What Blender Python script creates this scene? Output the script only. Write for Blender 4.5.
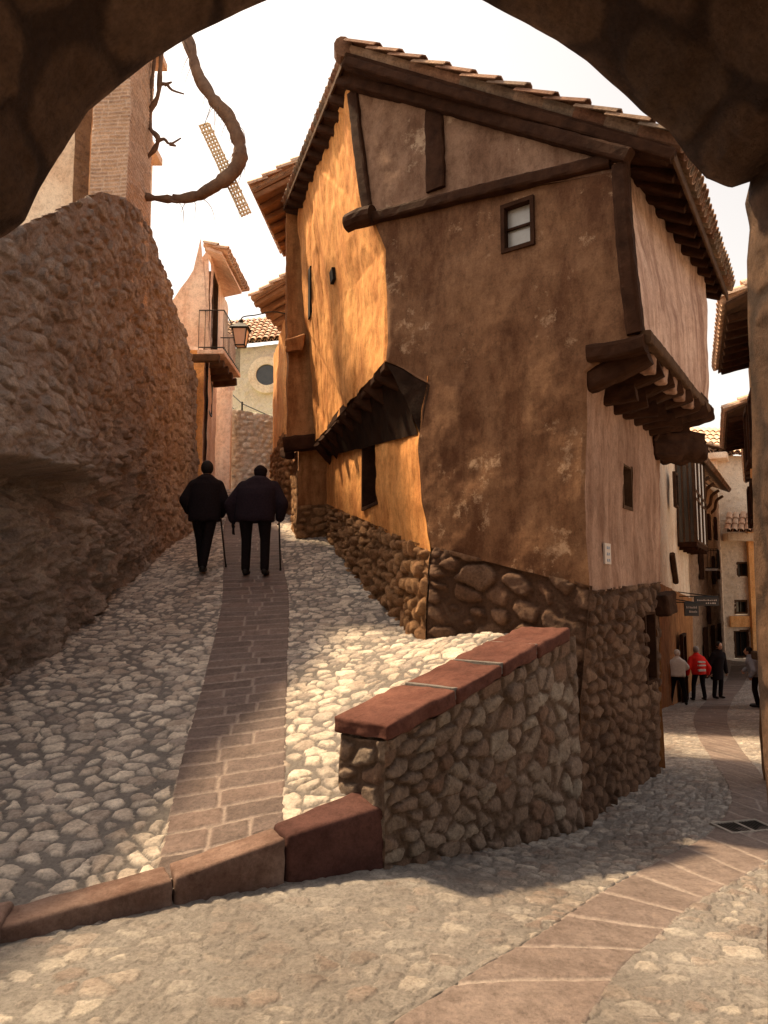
import bpy, bmesh, math, random
import numpy as np
from mathutils import Vector, Matrix
random.seed(7)
for o in list(bpy.data.objects): bpy.data.objects.remove(o, do_unlink=True)
S = bpy.context.scene; C = S.collection
R = math.radians
# ------------------------------------------------------------------ camera
PITCH = 5.64; F = 740.0; EYE = 1.65
cam = bpy.data.cameras.new('camera'); cam.sensor_fit = 'VERTICAL'; cam.sensor_height = 36; cam.sensor_width = 27
cam.lens = F/1024*36; cam.clip_end = 2000; cam.clip_start = .05
co = bpy.data.objects.new('camera', cam); C.objects.link(co); co.location = (0,0,EYE); co.rotation_euler = (R(90+PITCH),0,0)
S.camera = co
# ------------------------------------------------------------------ world, sun, exposure
SUN_AZ = -57.0      # degrees from the view axis, negative = left
SUN_EL = 57.0
w = bpy.data.worlds.new('World'); S.world = w; w.use_nodes = True
nt = w.node_tree; nt.nodes.clear()
sky = nt.nodes.new('ShaderNodeTexSky'); sky.sky_type = 'NISHITA'; sky.sun_disc = False
sky.sun_elevation = R(SUN_EL); sky.sun_rotation = R(SUN_AZ); sky.dust_density = 3.0; sky.air_density = 1.0
hs = nt.nodes.new('ShaderNodeHueSaturation'); hs.inputs['Saturation'].default_value = .45
ml = nt.nodes.new('ShaderNodeMix'); ml.data_type = 'RGBA'; ml.blend_type = 'MULTIPLY'; ml.inputs[0].default_value = 1
ml.inputs[7].default_value = (1.0,.86,.70,1)
bg = nt.nodes.new('ShaderNodeBackground'); bg.inputs['Strength'].default_value = .155
out = nt.nodes.new('ShaderNodeOutputWorld')
nt.links.new(sky.outputs[0], hs.inputs['Color']); nt.links.new(hs.outputs[0], ml.inputs[6])
nt.links.new(ml.outputs[2], bg.inputs[0]); nt.links.new(bg.outputs[0], out.inputs[0])
sl = bpy.data.lights.new('sun', 'SUN'); sl.energy = 4.2; sl.angle = R(3.5); sl.color = (1,.74,.44)
so = bpy.data.objects.new('sun', sl); C.objects.link(so)
sd = Vector((math.sin(R(SUN_AZ))*math.cos(R(SUN_EL)), math.cos(R(SUN_AZ))*math.cos(R(SUN_EL)), math.sin(R(SUN_EL))))
so.rotation_euler = sd.to_track_quat('Z','Y').to_euler(); so.location = sd*40
S.view_settings.view_transform = 'Standard'; S.view_settings.look = 'None'
S.view_settings.exposure = 1.1; S.view_settings.gamma = 1
S.render.engine = 'CYCLES'
S.cycles.max_bounces = 8; S.cycles.diffuse_bounces = 5
# ------------------------------------------------------------------ projection helpers
cp, sp = math.cos(R(PITCH)), math.sin(R(PITCH))
def ray(px, py):
    a, b = (px-384)/F, (512-py)/F
    return np.array([a, cp-b*sp, sp+b*cp])
def P(px, py, Y):
    d = ray(px,py); return np.array([0,0,EYE]) + d*(Y/d[1])
def hitv(px, py, A, B):
    """pixel ray against the vertical plane through plan points A, B"""
    d = ray(px,py); t = np.array([B[0]-A[0], B[1]-A[1]]); n = np.array([-t[1], t[0]])
    k = (n[0]*A[0]+n[1]*A[1])/(n[0]*d[0]+n[1]*d[1])
    return np.array([0,0,EYE]) + d*k
# ------------------------------------------------------------------ numpy noise
rng = np.random.RandomState(3)
_perm = rng.rand(4096)
def _h(i,j,k=0,s=0):
    n = (i*73856093) ^ (j*19349663) ^ (k*83492791) ^ (s*2654435)
    return _perm[np.bitwise_and(n ^ (n>>13), 4095)]
def vnoise(x,y,z,s=0):
    xi,yi,zi = np.floor(x).astype(np.int64),np.floor(y).astype(np.int64),np.floor(z).astype(np.int64)
    f = [a-b for a,b in ((x,xi),(y,yi),(z,zi))]; f = [t*t*(3-2*t) for t in f]
    r = 0
    for a in (0,1):
        for b in (0,1):
            for c in (0,1):
                r = r + _h(xi+a,yi+b,zi+c,s)*(f[0] if a else 1-f[0])*(f[1] if b else 1-f[1])*(f[2] if c else 1-f[2])
    return r*2-1
def fbm(p, sc, oct=4, s=0):
    r = 0; a = 1; t = 0
    for o in range(oct):
        q = p*(sc*2**o)+17.3*o
        r = r + a*vnoise(q[...,0],q[...,1],q[...,2],s+o); t += a; a *= .5
    return r/t
def sstep(a,b,x):
    t = np.clip((x-a)/(b-a),0,1); return t*t*(3-2*t)
def voro(u, v, cu, cv, s=0, jit=.85, stag=True, pn=2.0, rnd_=0.0, shrink=0.0):
    """cells cu x cv metres: edge distance in metres (approx), three randoms per cell, offset from the centre"""
    x, y = u/cu, v/cv
    xi, yi = np.floor(x).astype(np.int64), np.floor(y).astype(np.int64)
    if stag: pass
    d1 = np.full(x.shape, 9.); d2 = d1.copy(); i1 = np.zeros(x.shape, np.int64); j1 = i1.copy()
    c1x = np.zeros(x.shape); c1y = c1x.copy(); c2x = c1x.copy(); c2y = c1x.copy()
    for a in (-1,0,1,2):
        for b in (-1,0,1):
            jj = yi+b; off = np.where(jj%2==0, 0., .5) if stag else 0.
            ii = np.floor(x-off).astype(np.int64)+a if stag else xi+a
            cx = ii+off+.5+(_h(ii,jj,1,s)-.5)*jit; cy = jj+.5+(_h(ii,jj,2,s)-.5)*jit
            d = np.hypot((x-cx)*cu, (y-cy)*cv) if pn==2 else ((np.abs(x-cx)**pn+np.abs(y-cy)**pn)**(1/pn))*math.sqrt(cu*cv)
            m = d<d1; m2 = (~m)&(d<d2)
            d2 = np.where(m, d1, np.where(m2,d,d2)); c2x = np.where(m,c1x,np.where(m2,cx,c2x)); c2y = np.where(m,c1y,np.where(m2,cy,c2y))
            i1 = np.where(m,ii,i1); j1 = np.where(m,jj,j1); c1x = np.where(m,cx,c1x); c1y = np.where(m,cy,c1y); d1 = np.where(m,d,d1)
            if a==-1 and b==-1: d1 = d
    L = np.hypot((c1x-c2x)*cu,(c1y-c2y)*cv)+1e-6
    e = (d2**2-d1**2)/(2*L) if pn==2 else (d2-d1)*.5
    if rnd_:
        dn = np.hypot(x-c1x,y-c1y); e = np.minimum(e, (.5+rnd_-dn)*min(cu,cv)*.9)
    if shrink: e = e-shrink*min(cu,cv)*_h(i1,j1,6,s)**1.6
    return e, _h(i1,j1,3,s), _h(i1,j1,4,s), _h(i1,j1,5,s), (x-c1x)*cu, (y-c1y)*cv
# ------------------------------------------------------------------ materials
def mat(name, build):
    m = bpy.data.materials.new(name); m.use_nodes = True; n = m.node_tree; n.nodes.clear()
    o = n.nodes.new('ShaderNodeOutputMaterial'); b = n.nodes.new('ShaderNodeBsdfPrincipled')
    n.links.new(b.outputs[0], o.inputs[0]); b.inputs['Roughness'].default_value = .85
    b.inputs['Specular IOR Level'].default_value = .3
    build(n, b); return m
def noise(n, sc, det=6, rough=.6, vec=None, scale3=None):
    tc = n.nodes.new('ShaderNodeTexCoord'); v = tc.outputs['Object']
    if scale3:
        mp = n.nodes.new('ShaderNodeMapping'); mp.inputs['Scale'].default_value = scale3; n.links.new(v, mp.inputs[0]); v = mp.outputs[0]
    t = n.nodes.new('ShaderNodeTexNoise'); t.inputs['Scale'].default_value = sc; t.inputs['Detail'].default_value = det
    t.inputs['Roughness'].default_value = rough; n.links.new(v, t.inputs['Vector']); return t.outputs['Fac']
def ramp(n, f, stops):
    r = n.nodes.new('ShaderNodeValToRGB'); e = r.color_ramp.elements
    while len(e) > 1: e.remove(e[-1])
    e[0].position = stops[0][0]; e[0].color = (*stops[0][1],1)
    for p,c in stops[1:]:
        x = e.new(p); x.color = (*c,1)
    n.links.new(f, r.inputs[0]); return r.outputs[0]
def mix(n, f, a, b, mode='MIX'):
    m = n.nodes.new('ShaderNodeMix'); m.data_type = 'RGBA'; m.blend_type = mode
    for s,v in ((0,f),(6,a),(7,b)):
        if hasattr(v,'links') or hasattr(v,'is_linked'): n.links.new(v, m.inputs[s])
        elif s == 0: m.inputs[0].default_value = v
        else: m.inputs[s].default_value = (*v,1)
    return m.outputs[2]
def bump(n, b, f, dist, st=1.0, prev=None):
    u = n.nodes.new('ShaderNodeBump'); u.inputs['Distance'].default_value = dist; u.inputs['Strength'].default_value = st
    n.links.new(f, u.inputs['Height'])
    if prev: n.links.new(prev, u.inputs['Normal'])
    n.links.new(u.outputs[0], b.inputs['Normal']); return u.outputs[0]
def attr(n, name):
    a = n.nodes.new('ShaderNodeAttribute'); a.attribute_name = name; return a.outputs['Fac']
def math_(n, op, a, b):
    m = n.nodes.new('ShaderNodeMath'); m.operation = op
    for i,v in enumerate((a,b)):
        if hasattr(v,'is_linked'): n.links.new(v, m.inputs[i])
        else: m.inputs[i].default_value = v
    return m.outputs[0]
GREY = ((.0),(1.))
BOOST = 1.5
def bo(c, k=None):
    k = min(k or BOOST, .84/max(c)); return tuple(x*max(1,k) for x in c)
def stone_mat(name, mortar, cols, rough=.85, grain=.006, spec=.3, dirt=.5, dirtcol=(.35,.28,.22), k=None):
    mortar = bo(mortar,k); cols = [bo(c,k) for c in cols]
    def f(n,b):
        st = [(i/(max(1,len(cols)-1)),c) for i,c in enumerate(cols)]
        sc = ramp(n, attr(n,'rnd'), st)
        ns = noise(n, 9, 8, .7); v = ramp(n, ns, [(.25,(.55,.52,.5)),(.55,(1,1,1)),(.8,(1.3,1.27,1.2))])
        sc = mix(n, 1.0, sc, v, 'MULTIPLY')
        mo = mix(n, noise(n, 30,4), tuple(c*.75 for c in mortar), tuple(min(1,c*1.2) for c in mortar))
        c = mix(n, attr(n,'mask'), mo, sc)
        c = mix(n, .8, c, ramp(n, noise(n, 42, 8, .8), [(.33,(.45,.43,.42)),(.52,(1,1,1)),(.72,(1.35,1.33,1.3))]), 'MULTIPLY')
        big = ramp(n, noise(n, .9, 4, .6), [(.38,dirtcol),(.62,(1,1,1))])
        c = mix(n, dirt, c, big, 'MULTIPLY')
        n.links.new(c, b.inputs['Base Color']); b.inputs['Roughness'].default_value = rough; b.inputs['Specular IOR Level'].default_value = spec
        p = bump(n, b, noise(n, 70, 8, .8), grain*1.6, 1)
        bump(n, b, noise(n, 18, 8, .75), grain*5, .9, p)
    return mat(name, f)
def plaster_mat(name, a, bb, stain, patch=None, grain=.006, streak=(1,1,.35)):
    a,bb = bo(a),bo(bb)
    if patch: patch = bo(patch)
    def f(n,b):
        c = ramp(n, noise(n, 1.3, 9, .68), [(.32,a),(.66,bb)])
        s = ramp(n, noise(n, 2.3, 8, .72, scale3=streak), [(.40,stain),(.56,(1,1,1))])
        c = mix(n, .75, c, s, 'MULTIPLY')
        s2 = ramp(n, noise(n, 11, 8, .75), [(.36,(.55,.5,.46)),(.5,(1,1,1)),(.7,(1.25,1.22,1.2))])
        s3 = ramp(n, noise(n, 55, 8, .8), [(.35,(.7,.68,.66)),(.52,(1,1,1)),(.7,(1.2,1.2,1.2))]); c = mix(n, .8, c, s3, 'MULTIPLY')
        c = mix(n, .55, c, s2, 'MULTIPLY')
        if patch:
            pm = ramp(n, noise(n, 1.7, 10, .78), [(.575,(0,0,0)),(.64,(1,1,1))])
            c = mix(n, pm, c, patch)
        n.links.new(c, b.inputs['Base Color']); b.inputs['Roughness'].default_value = .92; b.inputs['Specular IOR Level'].default_value = .15
        p = bump(n, b, noise(n, 60, 8, .8), grain*.6, .8)
        bump(n, b, noise(n, 9, 8, .72), grain*1.8, .7, p)
    return mat(name, f)
def wood_mat(name, a, bb, sc3=(1,1,1)):
    def f(n,b):
        b.inputs['Specular IOR Level'].default_value = .06
        c = ramp(n, noise(n, 6, 8, .7, scale3=sc3), [(.3,a),(.7,bb)])
        n.links.new(c, b.inputs['Base Color']); b.inputs['Roughness'].default_value = .8
        bump(n, b, noise(n, 22, 8, .75, scale3=sc3), .01, .9)
    return mat(name, f)
def flat_mat(name, c, rough=.7, metal=0, vary=.25, sc=20, spec=.3, bm=.002):
    def f(n,b):
        k = ramp(n, noise(n, sc, 6, .65), [(.3,tuple(x*(1-vary) for x in c)),(.7,tuple(min(1,x*(1+vary)) for x in c))])
        n.links.new(k, b.inputs['Base Color']); b.inputs['Roughness'].default_value = rough; b.inputs['Metallic'].default_value = metal
        b.inputs['Specular IOR Level'].default_value = spec
        bump(n, b, noise(n, sc*2.5, 5, .7), bm, .6)
    return mat(name, f)
M = {}
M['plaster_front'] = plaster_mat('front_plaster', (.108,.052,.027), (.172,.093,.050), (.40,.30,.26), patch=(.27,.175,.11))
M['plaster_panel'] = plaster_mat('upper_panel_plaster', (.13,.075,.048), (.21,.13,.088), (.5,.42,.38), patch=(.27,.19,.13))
M['plaster_left'] = plaster_mat('ochre_plaster', (.42,.18,.055), (.52,.26,.09), (.62,.5,.42), streak=(1.6,1.6,.35))
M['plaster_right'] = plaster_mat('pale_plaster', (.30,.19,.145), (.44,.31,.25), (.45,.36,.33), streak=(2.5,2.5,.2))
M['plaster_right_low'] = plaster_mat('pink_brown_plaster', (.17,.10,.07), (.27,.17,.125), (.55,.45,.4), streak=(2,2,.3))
M['plaster_pink'] = plaster_mat('pink_plaster', (.80,.58,.47), (.84,.68,.57), (.75,.62,.55))
M['plaster_orange'] = plaster_mat('orange_plaster', (.66,.34,.13), (.74,.43,.2), (.75,.62,.5))
M['plaster_brown'] = plaster_mat('brown_plaster', (.20,.09,.035), (.30,.145,.06), (.5,.4,.33), streak=(2,2,.3))
M['plaster_cream'] = plaster_mat('cream_plaster', (.70,.55,.42), (.82,.70,.56), (.8,.7,.62))
M['rock'] = stone_mat('old_rubble_wall', (.125,.095,.078), [(.07,.057,.053),(.13,.106,.092),(.17,.142,.122),(.10,.078,.067)], grain=.012, dirt=.6, dirtcol=(.62,.52,.45), k=3.6)
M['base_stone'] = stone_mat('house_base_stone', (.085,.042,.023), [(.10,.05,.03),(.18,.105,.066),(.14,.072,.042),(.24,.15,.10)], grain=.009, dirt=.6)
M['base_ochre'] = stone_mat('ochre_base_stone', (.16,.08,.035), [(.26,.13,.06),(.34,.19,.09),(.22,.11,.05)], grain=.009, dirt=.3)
M['para_stone'] = stone_mat('parapet_stone', (.14,.09,.062), [(.17,.105,.073),(.29,.22,.175),(.21,.125,.085),(.34,.28,.225),(.19,.12,.085)], grain=.012, dirt=.35)
M['cobble'] = stone_mat('ramp_cobbles', (.10,.09,.084), [(.15,.13,.12),(.34,.30,.26),(.46,.41,.35),(.27,.225,.19),(.2,.175,.16),(.40,.35,.29)], grain=.005, rough=.6, dirt=.3, dirtcol=(.65,.58,.53), k=2.0)
M['street'] = stone_mat('street_cobbles', (.165,.152,.142), [(.10,.092,.088),(.27,.25,.23),(.17,.152,.14),(.35,.32,.285),(.2,.16,.14),(.13,.115,.105)], grain=.007, rough=.55, dirt=.7, dirtcol=(.55,.5,.48), k=2.0)
M['paver'] = stone_mat('paver_strip_stone', (.17,.135,.12), [(.07,.05,.046),(.10,.072,.064),(.085,.062,.058),(.115,.08,.07)], grain=.004, rough=.6, dirt=.2, dirtcol=(.6,.5,.45), k=1.8)
M['slab'] = stone_mat('red_slab_stone', (.18,.15,.135), [(.088,.069,.063),(.128,.10,.09),(.105,.082,.075)], grain=.003, rough=.6, dirt=.35, dirtcol=(.6,.52,.5), k=1.8)
M['arch'] = stone_mat('arch_stone', (.04,.022,.015), [(.07,.038,.024),(.125,.072,.045),(.09,.052,.032)], grain=.02, dirt=.5, k=2.2)
M['brick'] = stone_mat('thin_brick', (.50,.38,.30), [(.36,.24,.17),(.44,.31,.23),(.31,.21,.155)], grain=.004, dirt=.2)
M['greystone'] = stone_mat('grey_garden_stone', (.42,.38,.34), [(.34,.33,.31),(.52,.49,.44),(.44,.41,.38)], grain=.01, dirt=.3)
M['church'] = stone_mat('pale_church_stone', (.74,.62,.5), [(.66,.54,.43),(.8,.68,.56),(.72,.6,.48)], grain=.01, dirt=.15)
M['farstone'] = stone_mat('far_house_stone', (.30,.20,.13), [(.20,.13,.085),(.30,.2,.14),(.25,.16,.11)], grain=.01, dirt=.35)
M['redstone'] = plaster_mat('red_sandstone', (.058,.023,.018), (.10,.043,.032), (.6,.5,.48), grain=.004, streak=(1,1,1))
M['redkerb'] = plaster_mat('dark_red_sandstone', (.038,.017,.015), (.07,.032,.027), (.6,.5,.48), grain=.004, streak=(1,1,1))
M['kerb'] = plaster_mat('kerb_sandstone', (.09,.058,.047), (.17,.115,.095), (.55,.45,.42), grain=.005, streak=(1,1,1))
M['shade_wood'] = wood_mat('shade_black_timber', (.010,.005,.003), (.03,.014,.008))  # near-black tone stands in for the shade under the jetty
M['wood'] = wood_mat('dark_old_timber', (.020,.008,.004), (.060,.026,.014))
M['wood_mid'] = wood_mat('weathered_timber', (.05,.026,.015), (.11,.06,.035))
M['wood_pale'] = wood_mat('sunlit_rafter_wood', (.24,.12,.06), (.38,.2,.11))  # paler tone stands in for light on the neighbours' eave undersides
M['tile'] = stone_mat('clay_tile', (.2,.11,.07), [(.17,.075,.042),(.26,.14,.085),(.20,.15,.11),(.32,.2,.13)], grain=.004, dirt=.5)
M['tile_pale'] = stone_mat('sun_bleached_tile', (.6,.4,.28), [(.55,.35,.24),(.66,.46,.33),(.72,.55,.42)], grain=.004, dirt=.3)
M['dark'] = flat_mat('dark_interior', (.012,.009,.008), .9)
M['glass'] = flat_mat('window_pane', (.36,.34,.31), .25, vary=.15, sc=5, spec=.6)
M['darkglass'] = flat_mat('dark_window_pane', (.04,.035,.03), .12, vary=.3, sc=3, spec=.7)
M['iron'] = flat_mat('dark_iron', (.03,.027,.025), .5, .6)
M['vine'] = wood_mat('vine_bark', (.10,.06,.045), (.24,.15,.10))
M['cane'] = flat_mat('dry_cane', (.8,.66,.46), .7)
M['grass'] = flat_mat('pale_bank_grass', (.28,.33,.2), .9, sc=6)
M['earth'] = flat_mat('dry_earth', (.3,.24,.18), .95, sc=2)
M['skin'] = flat_mat('skin', (.50,.30,.21), .5, vary=.08)
M['coat_black'] = flat_mat('black_wool', (.014,.010,.012), .95, vary=.3, sc=40, spec=.1)
M['coat_navy'] = flat_mat('dark_purple_wool', (.020,.013,.019), .95, vary=.3, sc=40, spec=.1)
M['trouser'] = flat_mat('dark_trouser_cloth', (.012,.009,.010), .95, vary=.3, sc=40, spec=.1)
M['shoe'] = flat_mat('shoe_leather', (.012,.009,.008), .5)
M['hair_dark'] = flat_mat('dark_hair', (.012,.009,.008), .8, sc=60)
M['hair_grey'] = flat_mat('grey_hair', (.32,.28,.26), .8, sc=60)
M['white_cloth'] = flat_mat('white_cloth', (.78,.74,.68), .9, vary=.1)
M['red_cloth'] = flat_mat('red_cloth', (.72,.02,.012), .8, vary=.1)
M['white_print'] = flat_mat('white_print', (.8,.78,.75), .8, vary=.03)
M['blue_cloth'] = flat_mat('pale_blue_cloth', (.3,.34,.42), .85)
M['lamp_glass'] = flat_mat('lantern_glass', (.8,.6,.5), .3, vary=.05)
M['board'] = flat_mat('sign_board', (.03,.022,.02), .6)
M['ceramic'] = flat_mat('ceramic_plaque', (.5,.42,.38), .3, vary=.05)
# ------------------------------------------------------------------ object helpers
def tagp(o, label=None, cat=None, group=None, kind=None):
    if label: o['label'] = label
    if cat: o['category'] = cat
    if group: o['group'] = group
    if kind: o['kind'] = kind
    return o
def empty(name, loc, label, cat, group=None):
    o = bpy.data.objects.new(name, None); C.objects.link(o); o.location = [float(c) for c in loc]; o.empty_display_size = .2
    tagp(o, label, cat, group); return o
def link(name, me, m, parent=None):
    if m and not me.materials: me.materials.append(M[m] if isinstance(m,str) else m)
    o = bpy.data.objects.new(name, me); C.objects.link(o)
    if parent:
        o.parent = parent
        L = Vector((0,0,0)); q = parent
        while q: L += q.location; q = q.parent
        me.transform(Matrix.Translation(-L))
    return o
def obj(name, bm, m, parent=None, smooth=False):
    me = bpy.data.meshes.new(name); bmesh.ops.recalc_face_normals(bm, faces=bm.faces); bm.to_mesh(me); bm.free()
    if smooth: me.polygons.foreach_set('use_smooth', [True]*len(me.polygons))
    return link(name, me, m, parent)
def gridmesh(name, V, m, parent=None, attrs=None, keep=None, extra=None):
    """V (n,k,3): one smooth sheet; keep (n-1,k-1) bool says which faces stay"""
    n,k,_ = V.shape
    idx = np.arange(n*k).reshape(n,k)
    q = np.stack([idx[:-1,:-1],idx[1:,:-1],idx[1:,1:],idx[:-1,1:]],-1)
    q = q[keep] if keep is not None else q.reshape(-1,4)
    used = np.unique(q); remap = -np.ones(n*k, np.int64); remap[used] = np.arange(len(used)); q = remap[q]
    me = bpy.data.meshes.new(name); vv = V.reshape(-1,3)[used]
    me.vertices.add(len(vv)); me.vertices.foreach_set('co', vv.astype(np.float32).ravel())
    me.loops.add(q.size); me.loops.foreach_set('vertex_index', q.astype(np.int32).ravel())
    me.polygons.add(len(q)); me.polygons.foreach_set('loop_start', np.arange(0,q.size,4,dtype=np.int32))
    me.polygons.foreach_set('loop_total', np.full(len(q),4,np.int32))
    me.polygons.foreach_set('use_smooth', np.ones(len(q),bool))
    me.update(calc_edges=True); me.validate()
    for a,d in (attrs or {}).items():
        t = me.attributes.new(a,'FLOAT','POINT'); t.data.foreach_set('value', d.reshape(-1)[used].astype(np.float32))
    return link(name, me, m, parent)
def normals(V):
    du = np.gradient(V,axis=0); dv = np.gradient(V,axis=1); n = np.cross(du,dv)
    return n/(np.linalg.norm(n,axis=-1,keepdims=True)+1e-9)
def poly(pts, n):
    """resample a polyline evenly by its own point index"""
    pts = np.array(pts,float); t = np.linspace(0,len(pts)-1,n)
    return np.stack([np.interp(t, range(len(pts)), pts[:,i]) for i in range(3)],-1)
def ruled(A, B, nu, nv, ts=None):
    """A, B: edge polylines with equal point counts. u from A to B, v along the edges"""
    A = np.array(A,float); B = np.array(B,float)
    seg = (np.linalg.norm(np.diff(A,axis=0),axis=1)+np.linalg.norm(np.diff(B,axis=0),axis=1))/2
    s = np.concatenate([[0],np.cumsum(np.maximum(seg,1e-4))]); t = np.linspace(0,s[-1],nv)
    a = np.stack([np.interp(t,s,A[:,i]) for i in range(3)],-1); b = np.stack([np.interp(t,s,B[:,i]) for i in range(3)],-1)
    u = np.linspace(0,1,nu)[:,None,None]
    V = a[None]*(1-u)+b[None]*u
    W = np.linalg.norm(b-a,axis=1).mean()
    U = np.broadcast_to(np.linspace(0,W,nu)[:,None],V.shape[:2]); Vv = np.broadcast_to(t[None],V.shape[:2])
    return V,U,Vv
def inrect(Pt, hole):
    """hole: (corner p0, edge a, edge b) test of points on the wall"""
    p0,a,b = hole; d = Pt-p0
    s = (d@a)/(a@a); t = (d@b)/(b@b)
    return (s>0)&(s<1)&(t>0)&(t<1)
def patch(name, A, B, step, m, parent, outward, kind='plaster', cell=(.22,.15), amp=.03, holes=(), seed=0, gap=.03, lump=.03, mod=None, label=None, pn=3.0, jit=.82, shrink=.16):
    Wd = np.linalg.norm(np.array(A[len(A)//2])-np.array(B[len(B)//2]))
    Ht = np.linalg.norm(np.diff(np.array(A,float),axis=0),axis=1).sum()
    nu, nv = max(4,int(Wd/step)), max(4,int(Ht/step))
    V,U,W_ = ruled(A,B,nu,nv)
    N = normals(V); 
    if (N.mean((0,1))@np.array(outward))<0: N = -N
    h = lump*fbm(V,1.4,3,seed) 
    at = {}
    if kind=='stone':
        wu = U+.05*fbm(V,3,2,seed+5); wv = W_+.04*fbm(V,3,2,seed+9)
        e,r1,r2,r3,ox,oy = voro(wu,wv,cell[0],cell[1],seed,jit,True,pn,.42,shrink)
        mk = sstep(gap*.2,gap*.75,e+.016*fbm(V,16,3,seed+2)+.016*fbm(V,7,2,seed+21))
        dome = np.sqrt(np.clip(e/(min(cell)*.42),0,1))
        h = h + amp*mk*(.4+.6*r2)*(.7+.3*dome) + amp*.9*mk*((r1-.5)*ox+(r3-.5)*oy)/max(cell)*1.7 - amp*.22*np.exp(-((e-gap*.2)/(gap*.4))**2)*(r2>.35) + amp*.3*fbm(V,9,4,seed+3)*mk + .006*fbm(V,20,3,seed+1)
        at = {'mask':mk,'rnd':np.clip(r1*.85+.15*(fbm(V,6,3,seed)*.5+.5),0,1)}
    elif kind=='brick':
        ch = cell[1]; row = np.floor(W_/ch).astype(np.int64); off = _h(row,row*0,0,seed)
        x = U/cell[0]+off; col = np.floor(x).astype(np.int64); fx = (x-col)*cell[0]; fy = W_-row*ch
        e = np.minimum(np.minimum(fx,cell[0]-fx),np.minimum(fy,ch-fy)*1.0)
        mk = sstep(gap*.2,gap*.6,e); h = h+amp*mk*(.5+.5*_h(row,col,3,seed))
        at = {'mask':mk,'rnd':_h(row,col,1,seed)}
    else:
        h = h + .007*fbm(V,6,4,seed+4)
    if mod is not None: h = h + mod(V)
    eu = np.minimum(U, U.max()-U)/max(step,1e-6)/3.0; h = h*sstep(0,1,eu)
    J = np.stack([fbm(V,2.6,3,301),fbm(V,2.6,3,302),fbm(V,2.6,3,303)*.5],-1)*.03
    V2 = V+N*h[...,None]+J
    keep = None
    if holes:
        cc = (V[:-1,:-1]+V[1:,1:])/2; keep = np.ones(cc.shape[:2],bool)
        for hl in holes: keep &= ~inrect(cc,hl)
    o = gridmesh(name, V2, m, parent, at, keep)
    if label: o['label'] = label
    return o
def box_bm(bm, p0, ax, ay, az, taper=1.0, seg=1, bev=0, rough=0):
    """box with corner p0 and edge vectors"""
    p0,ax,ay,az = [np.array(v,float) for v in (p0,ax,ay,az)]
    vs = []
    for k in (0,1):
        for (i,j) in ((0,0),(1,0),(1,1),(0,1)):
            vs.append(bm.verts.new(p0+ax*i+ay*j+az*k))
    fs = []
    for f in ((0,1,2,3),(4,7,6,5),(0,4,5,1),(1,5,6,2),(2,6,7,3),(3,7,4,0)):
        fs.append(bm.faces.new([vs[i] for i in f]))
    if bev or rough:
        es = list({e for f in fs for e in f.edges})
        if bev: bmesh.ops.bevel(bm, geom=es, offset=bev, segments=2, affect='EDGES', profile=.6)
    return bm
def rough_block(name, pts8, m, parent=None, cuts=10, bev=.02, amp=.008, seed=0):
    """pts8: bottom 4 then top 4 corners; bevelled, subdivided, noise-worn"""
    bm = bmesh.new(); vs = [bm.verts.new(p) for p in pts8]
    for f in ((3,2,1,0),(4,5,6,7),(0,1,5,4),(1,2,6,5),(2,3,7,6),(3,0,4,7)): bm.faces.new([vs[i] for i in f])
    bmesh.ops.bevel(bm, geom=list(bm.edges), offset=bev, segments=3, affect='EDGES', profile=.5)
    bmesh.ops.subdivide_edges(bm, edges=[e for e in bm.edges if e.calc_length()>.03], cuts=cuts, use_grid_fill=True)
    bm.normal_update()
    co_ = np.array([v.co for v in bm.verts]); no = np.array([v.normal for v in bm.verts])
    h = amp*(fbm(co_[None],5,3,seed)[0]*1.6+fbm(co_[None],18,3,seed+1)[0])
    for v,c,nn,hh in zip(bm.verts,co_,no,h): v.co = c+nn*hh
    return obj(name, bm, m, parent, True)
def beam(name, p, q, w_, h_, m, parent, up=(0,0,1), bev=.012, amp=.012, seed=0, label=None, round_=False):
    """a hewn beam from p to q: width w_, height h_; wobbly section loops"""
    p = Vector(p); q = Vector(q); d = (q-p); L = d.length; d.normalize(); up = Vector(up)
    s = d.cross(up); s.normalize(); u = s.cross(d)
    bm = bmesh.new(); n = max(4,int(L/.07)); sec = 12; rings = []
    rr = random.Random(seed+int(L*1000))
    ph = [rr.random()*6 for _ in range(4)]
    for i in range(n+1):
        t = i/n; c = p+d*L*t + s*amp*math.sin(3*t+ph[0])+u*amp*math.sin(4*t+ph[1]); ring = []
        for k in range(sec):
            a = 2*math.pi*(k+.5)/sec; ca,sa = math.cos(a),math.sin(a)
            e = 1.0 if round_ else .45
            x = math.copysign(abs(ca)**e,ca); y = math.copysign(abs(sa)**e,sa)
            k2 = 1+ (rr.random()-.5)*.11
            ring.append(bm.verts.new(c+s*x*w_/2*k2+u*y*h_/2*k2))
        rings.append(ring)
    for a,b in zip(rings,rings[1:]):
        for k in range(sec): bm.faces.new((a[k],a[(k+1)%sec],b[(k+1)%sec],b[k]))
    bm.faces.new(rings[0][::-1]); bm.faces.new(rings[-1])
    o = obj(name, bm, m, parent, False)
    if label: o['label'] = label
    return o
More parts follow.
